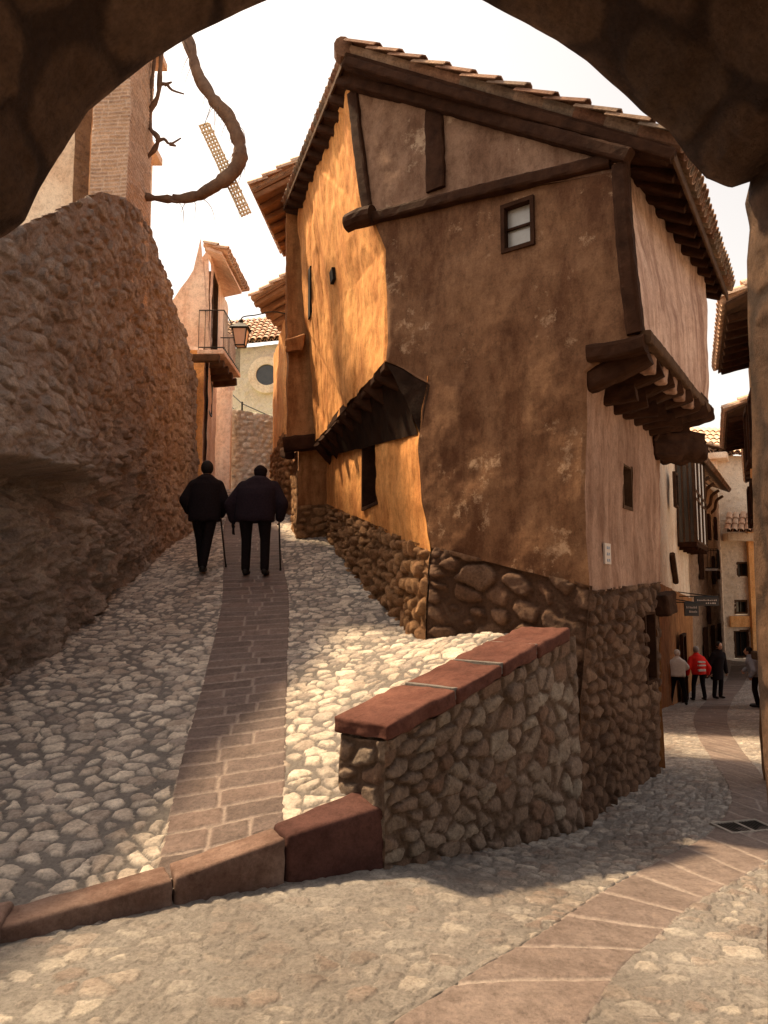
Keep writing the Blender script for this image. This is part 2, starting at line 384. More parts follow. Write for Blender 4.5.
def tube_bm(bm, pts, rads, sec=10):
    pts = [Vector(p) for p in pts]; rings = []
    for i,p in enumerate(pts):
        d = (pts[min(i+1,len(pts)-1)]-pts[max(i-1,0)]).normalized()
        a = d.orthogonal().normalized() if i==0 else (prev - d*prev.dot(d)).normalized()
        prev = a; b = d.cross(a)
        rings.append([bm.verts.new(p+(a*math.cos(2*math.pi*k/sec)+b*math.sin(2*math.pi*k/sec))*rads[i]) for k in range(sec)])
    for a,b in zip(rings,rings[1:]):
        for k in range(sec): bm.faces.new((a[k],a[(k+1)%sec],b[(k+1)%sec],b[k]))
    bm.faces.new(rings[0][::-1]); bm.faces.new(rings[-1])
def smooth_path(pts, n):
    pts = np.array(pts,float); out_ = []
    m_ = len(pts); tt = np.linspace(0,m_-1.0001,n)
    for t in tt:
        i = int(t); f = t-i; p0,p1,p2,p3 = pts[max(i-1,0)],pts[i],pts[min(i+1,m_-1)],pts[min(i+2,m_-1)]
        out_.append(.5*((2*p1)+(-p0+p2)*f+(2*p0-5*p1+4*p2-p3)*f*f+(-p0+3*p1-3*p2+p3)*f**3))
    return out_
def tiles(name, A, B, Cc, D, m, parent, pitch=.20, ln=.34, r=.095, seed=0, slab='wood', slab_t=.05):
    """barrel tile roof. A high front, B low front, C low back, D high back. Courses run from A-D down to B-C."""
    A,B,Cc,D = [np.array(p,float) for p in (A,B,Cc,D)]
    rr = random.Random(seed); bm = bmesh.new(); rn = []
    width = max(np.linalg.norm(D-A),np.linalg.norm(Cc-B)); nc = max(2,int(round(width/pitch)))
    def tile(p,q,side,up,r0,r1,conv,col):
        K = 7; ring = []
        for (c,rad) in ((p,r0),(q,r1)):
            for th in (0,.012):
                for k in range(K):
                    a = math.pi*k/(K-1); x = math.cos(a)*(rad+th*conv); y = math.sin(a)*(rad+th*conv)*conv
                    ring.append(bm.verts.new(c+side*x+up*y)); rn.append(col)
        i0 = ring[:K]; o0 = ring[K:2*K]; i1 = ring[2*K:3*K]; o1 = ring[3*K:]
        for k in range(K-1):
            bm.faces.new((o0[k],o0[k+1],o1[k+1],o1[k])); bm.faces.new((i0[k+1],i0[k],i1[k],i1[k+1]))
            bm.faces.new((o0[k+1],o0[k],i0[k],i0[k+1])); bm.faces.new((o1[k],o1[k+1],i1[k+1],i1[k]))
        bm.faces.new((o0[0],o1[0],i1[0],i0[0])); bm.faces.new((o0[-1],i0[-1],i1[-1],o1[-1]))
    for c in range(nc+1):
        t = c/nc
        for half in (0,1):                       # 0 = cover tiles, 1 = channel tiles between
            tt = min(1,t+half*.5/nc)
            if half and c==nc: continue
            hi = A*(1-tt)+D*tt; lo = B*(1-tt)+Cc*tt; L = np.linalg.norm(lo-hi); dn = (lo-hi)/L
            side = (D-A)/np.linalg.norm(D-A); side = side-dn*(side@dn); side /= np.linalg.norm(side); up = np.cross(side,dn); up = up if up[2]>0 else -up
            n = int(L/ln)+1
            for i in range(n):
                s0 = i*L/n - .03; s1 = (i+1)*L/n+.05
                j = np.array([rr.uniform(-.012,.012) for _ in range(3)])
                lift = .025 if half==0 else 0
                if half==0: p = hi+dn*s0+up*(.03+j[0]); q = hi+dn*s1+up*(.055+lift+j[1]); tile(p+side*j[2],q+side*j[0],side,up,r*.82,r,1,rr.random())
                else: p = hi+dn*s0+up*(.085+j[0]*.3); q = hi+dn*s1+up*(.095+j[1]*.3); tile(p+side*j[2]*.4,q,side,up,r*.95,r*.8,-1,rr.random())
    bm.verts.index_update()
    me = bpy.data.meshes.new(name); bm.to_mesh(me); bm.free()
    a = me.attributes.new('rnd','FLOAT','POINT'); a.data.foreach_set('value', np.array(rn,np.float32))
    a = me.attributes.new('mask','FLOAT','POINT'); a.data.foreach_set('value', np.ones(len(rn),np.float32))
    me.polygons.foreach_set('use_smooth',[False]*len(me.polygons))
    o = link(name, me, m, parent)
    if slab:
        b2 = bmesh.new(); vs = [b2.verts.new(p-np.array([0,0,z])) for z in (0,slab_t) for p in (A,B,Cc,D)]
        for f in ((0,1,2,3),(7,6,5,4),(0,4,5,1),(1,5,6,2),(2,6,7,3),(3,7,4,0)): b2.faces.new([vs[i] for i in f])
        k = obj('roof_boards', b2, slab, parent)
    return o
def win_hole(A,B,px0,py0,px1,py1):
    p00 = hitv(px0,py1,A,B); p10 = hitv(px1,py1,A,B); p01 = hitv(px0,py0,A,B)
    a_ = p10-p00; a_[2] = 0; b_ = p01-p00; h_ = b_[2]; return (p00, a_, npv(0,0,h_))
def window(parent, hole, inward, depth=.2, fr=.035, frame='wood', pane='darkglass', mull=(0,0), name='window', proud=.02):
    p0,a,b = hole; inward = np.array(inward,float); inward /= np.linalg.norm(inward)
    au = a/np.linalg.norm(a); bu = b/np.linalg.norm(b)
    bm = bmesh.new(); o_ = p0-inward*proud; W_ = np.linalg.norm(a); H_ = np.linalg.norm(b); e = .012
    D_ = inward*(depth+proud)
    box_bm(bm, o_-au*e-bu*e, au*(fr+e), bu*(H_+2*e), D_); box_bm(bm, o_+au*(W_-fr)-bu*e, au*(fr+e), bu*(H_+2*e), D_)
    box_bm(bm, o_+au*fr-bu*e, au*(W_-2*fr), bu*(fr+e), D_*.98); box_bm(bm, o_+au*fr+bu*(H_-fr), au*(W_-2*fr), bu*(fr+e), D_*.98)
    for i in range(mull[0]): box_bm(bm, o_+au*(fr+(W_-2*fr)*(i+1)/(mull[0]+1)-.012)+bu*fr+D_*.55, au*.024, bu*(H_-2*fr), D_*.2)
    for i in range(mull[1]): box_bm(bm, o_+au*fr+bu*(fr+(H_-2*fr)*(i+1)/(mull[1]+1)-.012)+D_*.5, au*(W_-2*fr), bu*.024, D_*.2)
    wo = obj(name, bm, frame, parent)
    bm = bmesh.new(); box_bm(bm, o_+au*fr*.5+bu*fr*.5+D_*.8, au*(W_-fr), bu*(H_-fr), D_*.15)
    me = bpy.data.meshes.new('pane'); bmesh.ops.recalc_face_normals(bm, faces=bm.faces); bm.to_mesh(me); bm.free()
    me.materials.append(M[pane]); po = bpy.data.objects.new('pane', me); C.objects.link(po); po.parent = wo
    L = Vector((0,0,0)); q = parent
    while q: L += q.location; q = q.parent
    me.transform(Matrix.Translation(-L))
    return wo
def box(name, p0, ax, ay, az, m, parent=None, bev=0.01):
    bm = bmesh.new(); box_bm(bm,p0,ax,ay,az,bev=bev); return obj(name,bm,m,parent)
def npv(*a): return np.array(a,float)
# ------------------------------------------------------------------ terrain heights (thin plate spline through surveyed points)
class TPS:
    def __init__(s, pts, lam=1e-3):
        p = np.array(pts,float); n = len(p); s.xy = p[:,:2]
        d = np.linalg.norm(s.xy[:,None]-s.xy[None],axis=-1); K = s.k(d)+lam*np.eye(n)*10
        Q = np.hstack([np.ones((n,1)),s.xy]); A = np.block([[K,Q],[Q.T,np.zeros((3,3))]])
        s.w = np.linalg.solve(A, np.concatenate([p[:,2],np.zeros(3)]))
    def k(s,d): return d                                   # linear radial basis: no overshoot far out
    def __call__(s,x,y):
        x = np.asarray(x,float); y = np.asarray(y,float); r = s.w[-3]+s.w[-2]*x+s.w[-1]*y
        for (cx,cy),wt in zip(s.xy,s.w): r = r+wt*s.k(np.sqrt((x-cx)**2+(y-cy)**2+.25))
        return r
low_pts = [(-3,-1,0),(0,-1,.02),(3,-1,0),(-3,2,.02),(0,2.2,0),(2.5,2.2,-.03),tuple(P(0,945,3.42)),tuple(P(178,902,3.8)),tuple(P(290,880,4.08)),
    tuple(P(385,862,4.38)),tuple(P(480,850,5.1)),tuple(P(572,835,6.0)),tuple(P(655,768,8.2)),tuple(P(768,835,6.0)),tuple(P(768,960,3.6)),tuple(P(700,735,13.)),tuple(P(702,702,24)),
    tuple(P(660,715,16.5)),tuple(P(757,712,17)),tuple(P(745,664,46)),tuple(P(722,658,46)),tuple(P(764,672,36)),tuple(P(690,690,28)),(-5,5,-.1),(-5,10,-.6),(0,12,-1),(0,25,-2.5),(10,50,-3.5),(30,50,-3.5),(12,12,-.9),(5,3,-.1)]
zlow = TPS(low_pts)
ramp_pts = [tuple(P(385,800,4.5)),tuple(P(285,842,4.2)),tuple(P(175,880,3.95)),tuple(P(0,928,3.5)),tuple(P(425,648,7.2)),tuple(P(326,533,12.4)),tuple(P(212,577,10.4)),
    tuple(P(270,577,10.4)),tuple(P(0,682,6.6)),tuple(P(100,610,9.2)),tuple(P(192,532,15.5)),tuple(P(280,492,19)),tuple(P(235,492,19.5)),(-5,5,.35),(-5,8,1.1),(1.6,6.6,1.05),tuple(P(230,700,6.2)),tuple(P(500,612,6.6)),
    (-2,26,5.2),(-6,26,5.4),(3,20,4.)]
zramp = TPS(ramp_pts)
def ground_hit(px,py,zf,y0=1.5,y1=80):
    ys = np.linspace(y0,y1,6000); d = ray(px,py); pts = npv(0,0,EYE)[None]+d[None]*(ys/d[1])[:,None]
    g = zf(pts[:,0],pts[:,1]); i = np.argmax(pts[:,2]<g) if (pts[:,2]<g).any() else len(ys)-1
    return pts[i]
def ramp_hit(px,py):
    ys = np.linspace(2.5,25,4000); d = ray(px,py); pts = npv(0,0,EYE)[None]+d[None]*(ys/d[1])[:,None]
    g = zramp(pts[:,0],pts[:,1]); b = pts[:,2]<g; i = np.argmax(b) if b.any() else len(ys)-1
    return pts[i]
# plan points of the house and the parapet
Lp = P(425,648,7.2); Rp = P(588,600,6.2)
FA, FB = Lp[:2], Rp[:2]                                   # the front wall's plane
def fr(px,py): return hitv(px,py,FA,FB)
fdir = (FB-FA)/np.linalg.norm(FB-FA); fout = npv(fdir[1],-fdir[0],0)   # towards the camera
L2 = P(326,533,12.4)
PA = P(385,862,4.38); PB = P(574,832,6.0)                 # parapet face foot
# ------------------------------------------------------------------ GROUND
def Y_near(V): return sstep(12,7,V[...,1])
def street_disp(V, U, W_, cell, seed, amp, gap, cover=1.0):
    wu = U+.05*fbm(V,2.5,2,seed+5); wv = W_+.05*fbm(V,2.5,2,seed+9)
    e,r1,r2,r3,ox,oy = voro(wu,wv,cell[0],cell[1],seed,.95,True,2.0,.26,.20)
    e = e+.014*fbm(V,18,3,seed+2)+.014*fbm(V,8,2,seed+22)-.02*(r3>cover)
    mk = sstep(gap*.15,gap*.55,e)
    h = -.009*np.exp(-((e-gap*.1)/.007)**2)*(Y_near(V)) + amp*mk*(.6+.4*r2)*(.82+.18*np.sqrt(np.clip(e/(min(cell)*.4),0,1))) + .8*amp*mk*((r1-.5)*ox+(r3-.5)*oy)/max(cell) + .012*fbm(V,1.1,3,seed+3)+.004*fbm(V,24,3,seed)
    return h, mk, np.clip(r1*.8+.2*(fbm(V,7,3,seed)*.5+.5),0,1)
def strip_mask(pairs, hit, X, Y, soft=.01):
    L_ = np.array([hit(*a) for a,b in pairs]); R_ = np.array([hit(*b) for a,b in pairs])
    L_ = np.array(smooth_path(L_,200)); R_ = np.array(smooth_path(R_,200)); oL = np.argsort(L_[:,1]); oR = np.argsort(R_[:,1])
    l = np.interp(Y,L_[oL,1],L_[oL,0]); r = np.interp(Y,R_[oR,1],R_[oR,0])
    return sstep(-soft,soft,np.minimum(X-l,r-X)-.03)*((Y>L_[:,1].min())&(Y<L_[:,1].max()+.5))
gh = lambda x,y: ground_hit(x,y,zlow)
slab_px = [((300,1080),(520,1100)),((390,1022),(590,1022)),((470,972),(625,968)),((547,927),(662,936)),((607,887),(690,911)),((663,859),(731,886)),((706,836),(770,862)),((728,808),(800,836)),((727,785),(782,803)),((714,765),(768,783)),((702,745),(748,757)),((694,728),(733,735)),((694,714),(728,716)),((706,700),(733,701)),((720,688),(742,688)),((728,676),(748,676)),((731,666),(752,666))]
# lower street: a sheet that gets coarser with distance
ny, nx = 860, 620
ys = 1.2*np.exp(np.linspace(0,math.log(70/1.2),ny)); 
t = np.linspace(0,1,nx)[None]
xl = np.where(ys<8,-3.2,np.where(ys<14,-.5,0))[:,None]*0 + (-3.2+np.clip(ys-5,0,200)*.35)[:,None]; xr = (1.6+ys*.62)[:,None]
X = xl*(1-t)+xr*t; Y = np.broadcast_to(ys[:,None],X.shape).copy()
V = np.stack([X,Y,X*0],-1); Z = zlow(X,Y)
h,mk,rn = street_disp(V,X,Y,(.15,.095),11,.015,.018,.8)
fore = sstep(5.2,3.6,Y+.25*X+.6*fbm(V,.9,2,4))             # worn, more mortared paving near the gate
h = h*(1-.5*fore)
Z = Z-.05*strip_mask(slab_px, gh, X, Y)
mk2 = mk*(1-.62*fore*sstep(-.35,.25,fbm(V,2.4,3,8)))
V[...,2] = Z+h
tagp(gridmesh('street', V, 'street', None, {'mask':mk2,'rnd':rn}), kind='structure')
# near apron under and behind the camera
xs = np.linspace(-4.2,4.2,120); ysn = np.linspace(-2.5,1.25,60); X,Y = np.meshgrid(xs,ysn,indexing='ij')
V = np.stack([X,Y,zlow(X,Y)],-1); e,r1,*_ = voro(X,Y,.2,.14,4); V[...,2] += .01*fbm(V,4,3)-.004
tagp(gridmesh('gateway_paving', V, 'street', None, {'mask':sstep(.01,.03,e),'rnd':r1}), kind='structure')
# ramp
ny, nx = 760, 540
ys = 3.0*np.exp(np.linspace(0,math.log(27/3.0),ny)); xl = (-4.4-np.clip(ys-8,0,99)*.07)[:,None]; xr = np.where(ys<8,1.9,1.0)[:,None]; t = np.linspace(0,1,nx)[None]
X = xl*(1-t)+xr*t; Y = np.broadcast_to(ys[:,None],X.shape).copy(); V = np.stack([X,Y,X*0],-1)
paver_px = [((150,885),(288,846)),((160,850),(286,822)),((180,760),(287,745)),((200,690),(288,680)),((213,640),(290,635)),((221,600),(290,597)),((222,570),(285,568)),((222,545),(281,542)),((225,520),(277,518)),((238,500),(274,498))]
Z = zramp(X,Y)-.05*strip_mask(paver_px, ramp_hit, X, Y); h,mk,rn = street_disp(V,X,Y,(.16,.105),23,.014,.015,.85)
V[...,2] = Z+h
kp = [PA[:2]+npv(-.02,.03), P(290,880,4.08)[:2]+npv(0,.06), P(178,902,3.8)[:2]+npv(0,.06), P(0,945,3.42)[:2]+npv(0,.06), npv(-4.5,2.75)]
kx = np.array([p[0] for p in kp])[::-1]; ky = np.array([p[1] for p in kp])[::-1]
cX = X[:-1,:-1]; cY = Y[:-1,:-1]
keep = (cY > np.interp(cX,kx,ky)+.04)
wd = (PB-PA)[:2]; wn = npv(-wd[1],wd[0])/np.linalg.norm(wd)      # away from the camera
keep &= ((cX-PA[0])*wn[0]+(cY-PA[1])*wn[1] > .10)|(cX<PA[0]-.05)
tagp(gridmesh('ramp_path', V, 'cobble', None, {'mask':mk,'rnd':rn}, keep), kind='structure')
def strip(name, pairs, zf, hit, m, cw, cl, seed, n=300, k=70, lift=.012, amp=.014, gapw=.02, warp=.01):
    Lh = [hit(*a) for a,b in pairs]; Rh = [hit(*b) for a,b in pairs]
    Lp_ = np.array(smooth_path(Lh,n)); Rp_ = np.array(smooth_path(Rh,n)); t = np.linspace(0,1,k)[None,:,None]
    V = Lp_[:,None]*(1-t)+Rp_[:,None]*t
    mid = (Lp_+Rp_)/2; s = np.concatenate([[0],np.cumsum(np.linalg.norm(np.diff(mid[:,:2],axis=0),axis=1))])
    Wd = np.linalg.norm(Rp_-Lp_,axis=1)[:,None]; U = t[...,0]*Wd; s2 = np.broadcast_to(s[:,None],U.shape)
    s3 = s2+warp*2.2*fbm(V,2.2,2,seed); row = np.floor(s3/cl).astype(np.int64)
    r0 = _h(row,row*0+1,0,seed); ncol = cw(r0)
    x = U/Wd*ncol + (_h(row,row*0+2,0,seed)-.5)*.6*(ncol>1)
    x = x + warp*2*fbm(V,5,2,seed+2)
    col = np.clip(np.floor(x),0,ncol-1); fx = np.minimum(np.where(col==0,U,(x-col)*Wd/ncol), np.where(col==ncol-1,Wd-U,(col+1-x)*Wd/ncol))
    fy = s3-row*cl; e = np.minimum(fx, np.minimum(fy,cl-fy))+.006*fbm(V,14,3,seed+3)
    mk = sstep(gapw*.35,gapw*.95,e); ci = col.astype(np.int64)
    V[...,2] = zf(V[...,0],V[...,1])+lift+amp*mk*(.6+.4*_h(row,ci,5,seed))*(.6+.4*np.sqrt(np.clip(e/.05,0,1)))+.012*fbm(V,1.1,3,99)+.004*fbm(V,20,3,seed)
    edge = np.minimum(U,Wd-U); V[...,2] -= .02*sstep(.006,0,edge)
    return tagp(gridmesh(name, V, m, None, {'mask':mk,'rnd':_h(row,ci,7,seed)}), kind='structure')
strip('paver_strip', paver_px,
    zramp, lambda x,y: ramp_hit(x,y), 'paver', lambda r: np.where(r<.5,2.,np.where(r<.85,3.,2.)), .185, 31, n=620, k=80, lift=.004)
gh = lambda x,y: ground_hit(x,y,zlow)
strip('slab_strip', slab_px,
    zlow, gh, 'slab', lambda r: np.where(r<.85,1.,2.), .43, 37, n=760, k=60, lift=.004, amp=.006, gapw=.03, warp=.02)
# far ground sheet
V = np.zeros((2,2,3)); V[0,0]=(-600,-600,-7); V[1,0]=(600,-600,-7); V[0,1]=(-600,900,-7); V[1,1]=(600,900,-7)
tagp(gridmesh('ground', V, 'earth', None), kind='structure')
# drain grate in the slabs
g = gh(745,831); e0 = empty('drain_grate', g, 'rectangular iron drain grate set in the red slabs near the right pier', 'drain grate')
bm = bmesh.new(); gx = npv(.42,.10,0); gy = npv(-.06,.26,0); g0 = g+npv(-.16,-.12,.010)
for s in (0,1): box_bm(bm, g0+gy*s*.92, gx, gy*.08, (0,0,.012)); 
for s in (0,.47,.94): box_bm(bm, g0+gx*s+gy*.08, gx*.06, gy*.84, (0,0,.012))
obj('rim', bm, 'greystone', e0)
bm = bmesh.new()
for i in range(14): box_bm(bm, g0+gx*(.07+i*.065)+gy*.09, gx*.02, gy*.8, (0,0,.008))
obj('bars', bm, 'iron', e0)
box('pit', g0+gx*.02+gy*.04-npv(0,0,.004), gx*.95, gy*.92, (0,0,.006), 'dark', e0, 0)
# ------------------------------------------------------------------ KERB BLOCKS
def kerb(pxs, fy0, fy1, Y0, Y1, ty0, ty1, label, m, depth=.26, seed=0):
    """front foot pixels at both ends, top front pixels, then run back by depth"""
    a = P(pxs[0],fy0,Y0); b = P(pxs[1],fy1,Y1); d = (b-a); d /= np.linalg.norm(d); nrm = npv(-d[1],d[0],0)
    ta = P(pxs[0],ty0,Y0+.03); tb = P(pxs[1],ty1,Y1+.03)
    dn = npv(0,0,-.15)
    za = zramp(*(ta+nrm*depth)[:2]); zb = zramp(*(tb+nrm*depth)[:2])
    ba = ta+nrm*depth; bb_ = tb+nrm*depth; ba[2] = max(ta[2]+.01, min(za+.02,ta[2]+.05)); bb_[2] = max(tb[2]+.01,min(zb+.02,tb[2]+.06))
    o = rough_block('kerb_stone', [a+dn,b+dn,bb_*[1,1,0]+npv(0,0,b[2]-.15),ba*[1,1,0]+npv(0,0,a[2]-.15),ta,tb,bb_,ba], m, None, 6, .02, .009, seed)
    tagp(o, label, 'kerb stone', 'sandstone kerb blocks at the foot of the ramp'); return o
kerb((288,386), 881,860, 4.08,4.38, 836,806, 'tall red sandstone kerb block against the foot of the parapet wall', 'redkerb', .22, 1)
kerb((176,286), 903,882, 3.8,4.07, 877,838, 'grey brown wedge-topped kerb block between the red block and the long low one', 'kerb', .2, 2)
kerb((-2,174), 946,904, 3.42,3.79, 928,879, 'long low grey kerb stone nearly level with the cobbles at the left edge', 'kerb', .2, 3)
a = P(-4,947,3.40); tagp(rough_block('kerb_stone',[a+npv(-1.2,-.45,-.15),a+npv(0,0,-.15),a+npv(-.05,.25,-.15),a+npv(-1.25,-.2,-.15),a+npv(-1.2,-.45,.06),a+npv(0,0,.08),a+npv(-.05,.25,.1),a+npv(-1.25,-.2,.07)],'kerb',None,6,.02,.009,5),
    'low grey kerb stone running out of the picture at the left', 'kerb stone', 'sandstone kerb blocks at the foot of the ramp')
# ------------------------------------------------------------------ PARAPET
par = empty('parapet_wall', (PA+PB)/2, 'low rubble parapet with red sandstone coping sloping up to the house corner', 'parapet wall')
wdir = npv(*(wd/np.linalg.norm(wd)),0); wback = npv(*wn,0)
WT = .38
topA = hitv(385,742,PA[:2],PB[:2]); topB = hitv(566,640,PA[:2],PB[:2])
fa = [PA-npv(0,0,.15), topA]; ext_ = (PB-PA)*.07; fb = [PB+ext_-npv(0,0,.15), topB+(topB-topA)*.07]
patch('wall_face', fa, fb, .011, 'para_stone', par, -wback, 'stone', (.19,.115), .036, seed=41, gap=.017, lump=.02, shrink=.08, jit=.8, pn=2.6)
ea = [p+wback*WT for p in fa]
patch('wall_end', ea, fa, .011, 'para_stone', par, -wdir, 'stone', (.22,.135), .03, seed=43, gap=.03, lump=.015)
patch('wall_back', [p+wback*WT for p in fa], [p+wback*WT for p in fb], .03, 'para_stone', par, wback, 'stone', (.16,.11), .02, seed=44, gap=.03, lump=.01)
nb = 4; cuts_ = [0,.30,.55,.77,1.0]
for i in range(nb):
    s0, s1 = cuts_[i]+.004, cuts_[i+1]-.004
    a = topA+(topB-topA)*s0; b = topA+(topB-topA)*s1
    if i==0: a = a-wdir*.04
    f = -wback*.045; k = wback*(WT+.03); up = npv(0,0,.105); j = npv(0,0,random.uniform(-.008,.008))
    rough_block('coping_stone', [a+f+j,b+f+j,b+k+j,a+k+j,a+f+up+j,b+f+up+j,b+k+up+j,a+k+up+j], 'redstone', par, 9, .022, .014, 50+i)
    if i: box('mortar_joint', a+f*.6-wdir*.03+up*.25, wdir*.05, wback*(WT+.03), up*.74, 'cobble', par, .005)
# ------------------------------------------------------------------ LEFT WALL
lw = empty('boundary_wall', (-4,10,1.5), 'tall rough rubble wall along the left side of the ramp, rock ledge low down', 'stone wall')
foot_px = [(-260,860,4.2),(0,682,6.6),(100,610,9.2),(160,562,12.2),(192,532,15.5),(212,505,20.)]
feet = [P(*f) for f in foot_px]
tops = []
# heights of the top edge at the same stations
top_px = [(-330,60),(-6,225),(100,192),(150,232),(188,345),(212,445)]
for (px,py,Yy),(tx,ty) in zip(foot_px,top_px): tops.append(P(tx,ty,Yy))
fx = smooth_path(feet,14); tx_ = smooth_path(tops,14)
A_ = [p-npv(0,0,.3) for p in fx]; B_ = tx_
n_u, n_v = 620, 330
s = np.linspace(0,1,n_v)[None,:,None]
# denser stations near the camera
st = np.linspace(0,13,n_u); 
Af = np.stack([np.interp(st,range(14),np.array(A_)[:,i]) for i in range(3)],-1); Bf = np.stack([np.interp(st,range(14),np.array(B_)[:,i]) for i in range(3)],-1)
V = Af[:,None]*(1-s)+Bf[:,None]*s
N = normals(V); N = N if N.mean((0,1))[0]>0 else -N
al = np.concatenate([[0],np.cumsum(np.linalg.norm(np.diff(Af,axis=0),axis=1))])[:,None]; U = np.broadcast_to(al,V.shape[:2]); Zz = V[...,2]
wu = U+.12*fbm(V,1.8,3,1); wv = Zz+.1*fbm(V,1.8,3,6)
e,r1,r2,r3,ox,oy = voro(wu,wv,.30,.19,61,.9,True,2.4,.3,.30); e2,q1,q2,q3,ox2,oy2 = voro(wu,wv,.15,.10,62,.95,True,2.0,.1,.2)
mk = sstep(.002,.02,e+.03*fbm(V,9,3,3)); mk2_ = sstep(.002,.02,e2)
gz = zramp(V[...,0],V[...,1]); hh = Zz-gz
low_ = sstep(2.6,1.6,hh+.5*fbm(V,.8,2,9))*sstep(14,9,V[...,1])          # bedrock below, masonry above
h = (1-low_)*(-.018*np.exp(-(e/.014)**2)+.045*mk*(.2+.8*r2)+.055*mk*((r1-.5)*ox+(r3-.5)*oy)/.3+.03*fbm(V,7,4,77)) + .025*mk2_*q2*(.4+.6*low_)
rk = np.abs(fbm(V,1.6,4,12))
h = h + low_*(.42*(.5-rk)-.34*np.abs(fbm(V,4.2,4,13))+.05*mk2_*q1-.10*np.abs(fbm(V,13,3,18))) + .10*fbm(V,.55,3,14)+.05*fbm(V,3,4,15)+.03*fbm(V,9,4,16)
led = sstep(9.5,7.2,V[...,1]); lz = 2.75+.07*(V[...,1]-7)+.06*fbm(V,1.5,2,20)
h = h + led*.34*sstep(lz-.03,lz+.04,Zz)*sstep(lz+1.6,lz+.1,Zz) - led*.30*sstep(lz-.6,lz-.02,Zz)*sstep(lz+.05,lz-.02,Zz)
V2 = V+N*h[...,None]
gridmesh('wall_face', V2, 'rock', lw, {'mask':np.clip(mk*.85+.25*low_,0,1),'rnd':np.clip(r1*.6+q1*.4,0,1)})
# top and back of the wall
back = Bf+npv(-1.2,0,-1.0); bb2 = Af+npv(-1.6,0,0)
V = np.stack([Bf+N[:,-1]*h[:,-1][:,None], back, bb2],1); V[:,0,2] -= .01
gridmesh('wall_core', V, 'rock', lw, {'mask':np.ones(V.shape[:2])*.6,'rnd':np.ones(V.shape[:2])*.5})
# ------------------------------------------------------------------ BRICK PILLAR on the wall, plaster wall beside it
pil = empty('brick_pillar', P(125,215,10.6), 'square pillar of thin pale bricks standing on the top of the left wall', 'brick pillar')
q = [P(89,215,10.6),P(127,215,10.6)]; q2 = P(148,232,12.0); zt = 10.6; zb = 6.0
p0 = npv(q[0][0],10.6,0); p1 = npv(q[1][0],10.55,0); p2 = npv(q2[0]+.02,12.0,0); p3 = npv(p0[0],12.0,0)
zz = lambda p,z: npv(p[0],p[1],z)
def sides(parent, plan, z0, z1, m, kind, name, step=.02, **k):
    c = np.mean(plan,axis=0)
    for a,b in zip(plan,plan[1:]+plan[:1]):
        mid = (a+b)/2-c; mid[2] = 0
        patch(name, [zz(a,z0),zz(a,z1)], [zz(b,z0),zz(b,z1)], step, m, parent, mid, kind, **k)
patch('brick_face',[zz(p0,zb),zz(p0,zt)],[zz(p1,zb),zz(p1,zt)],.012,'brick',pil,(0,-1,0),'brick',cell=(.27,.062),amp=.022,gap=.03,lump=.02,seed=71)
patch('brick_side',[zz(p1,5.2),zz(p1,zt)],[zz(p2,5.2),zz(p2,zt)],.014,'brick',pil,(1,0,0),'brick',cell=(.27,.062),amp=.022,gap=.03,lump=.02,seed=72)
patch('brick_side',[zz(p2,zb),zz(p2,zt)],[zz(p3,zb),zz(p3,zt)],.06,'brick',pil,(0,1,0),'brick',cell=(.27,.062),amp=.01,gap=.03,lump=.01,seed=73)
patch('brick_side',[zz(p3,zb),zz(p3,zt)],[zz(p0,zb),zz(p0,zt)],.06,'brick',pil,(-1,0,0),'brick',cell=(.27,.062),amp=.01,gap=.03,lump=.01,seed=74)
box('pillar_cap', zz(p0,zt)-npv(.06,.06,0),(p1[0]-p0[0]+.12,0,0),(0,1.6,0),(0,0,.12),'tile_pale',pil)
# plaster garden house behind the pillar
gh_ = empty('garden_shed', P(60,180,11.6), 'pale plaster outbuilding glimpsed left of the brick pillar above the stone wall', 'outbuilding')
a = P(40,215,11.8); b = P(76,215,11.6); c_ = P(95,215,11.9)
patch('wall',[zz(a-npv(2,0,0),6),zz(a-npv(2,0,0),10.2)],[zz(b,6),zz(b,10.2)],.05,'plaster_cream',gh_,(0,-1,0),seed=80)
patch('wall',[zz(b+npv(.04,-.25,0),5.6),zz(b+npv(.04,-.25,0),10.2)],[zz(c_+npv(0,-.3,0),5.6),zz(c_+npv(0,-.3,0),10.2)],.03,'farstone',gh_,(0,-1,0),'stone',cell=(.22,.1),amp=.02,seed=81)
box('roof',zz(a-npv(2.2,.4,0),10.2),(3.4,0,0),(0,3,0),(0,0,.15),'tile_pale',gh_)
box('wall',zz(a-npv(2,-2.4,0),6),(3.,0,0),(0,.2,0),(0,0,4.2),'plaster_cream',gh_)
# ------------------------------------------------------------------ MAIN HOUSE
H = empty('leaning_house', ((Lp[0]+Rp[0])/2,8.5,0), 'crooked wedge-shaped timber and plaster house with jettied upper floors between the two streets', 'house')
z0 = npv(0,0,0)
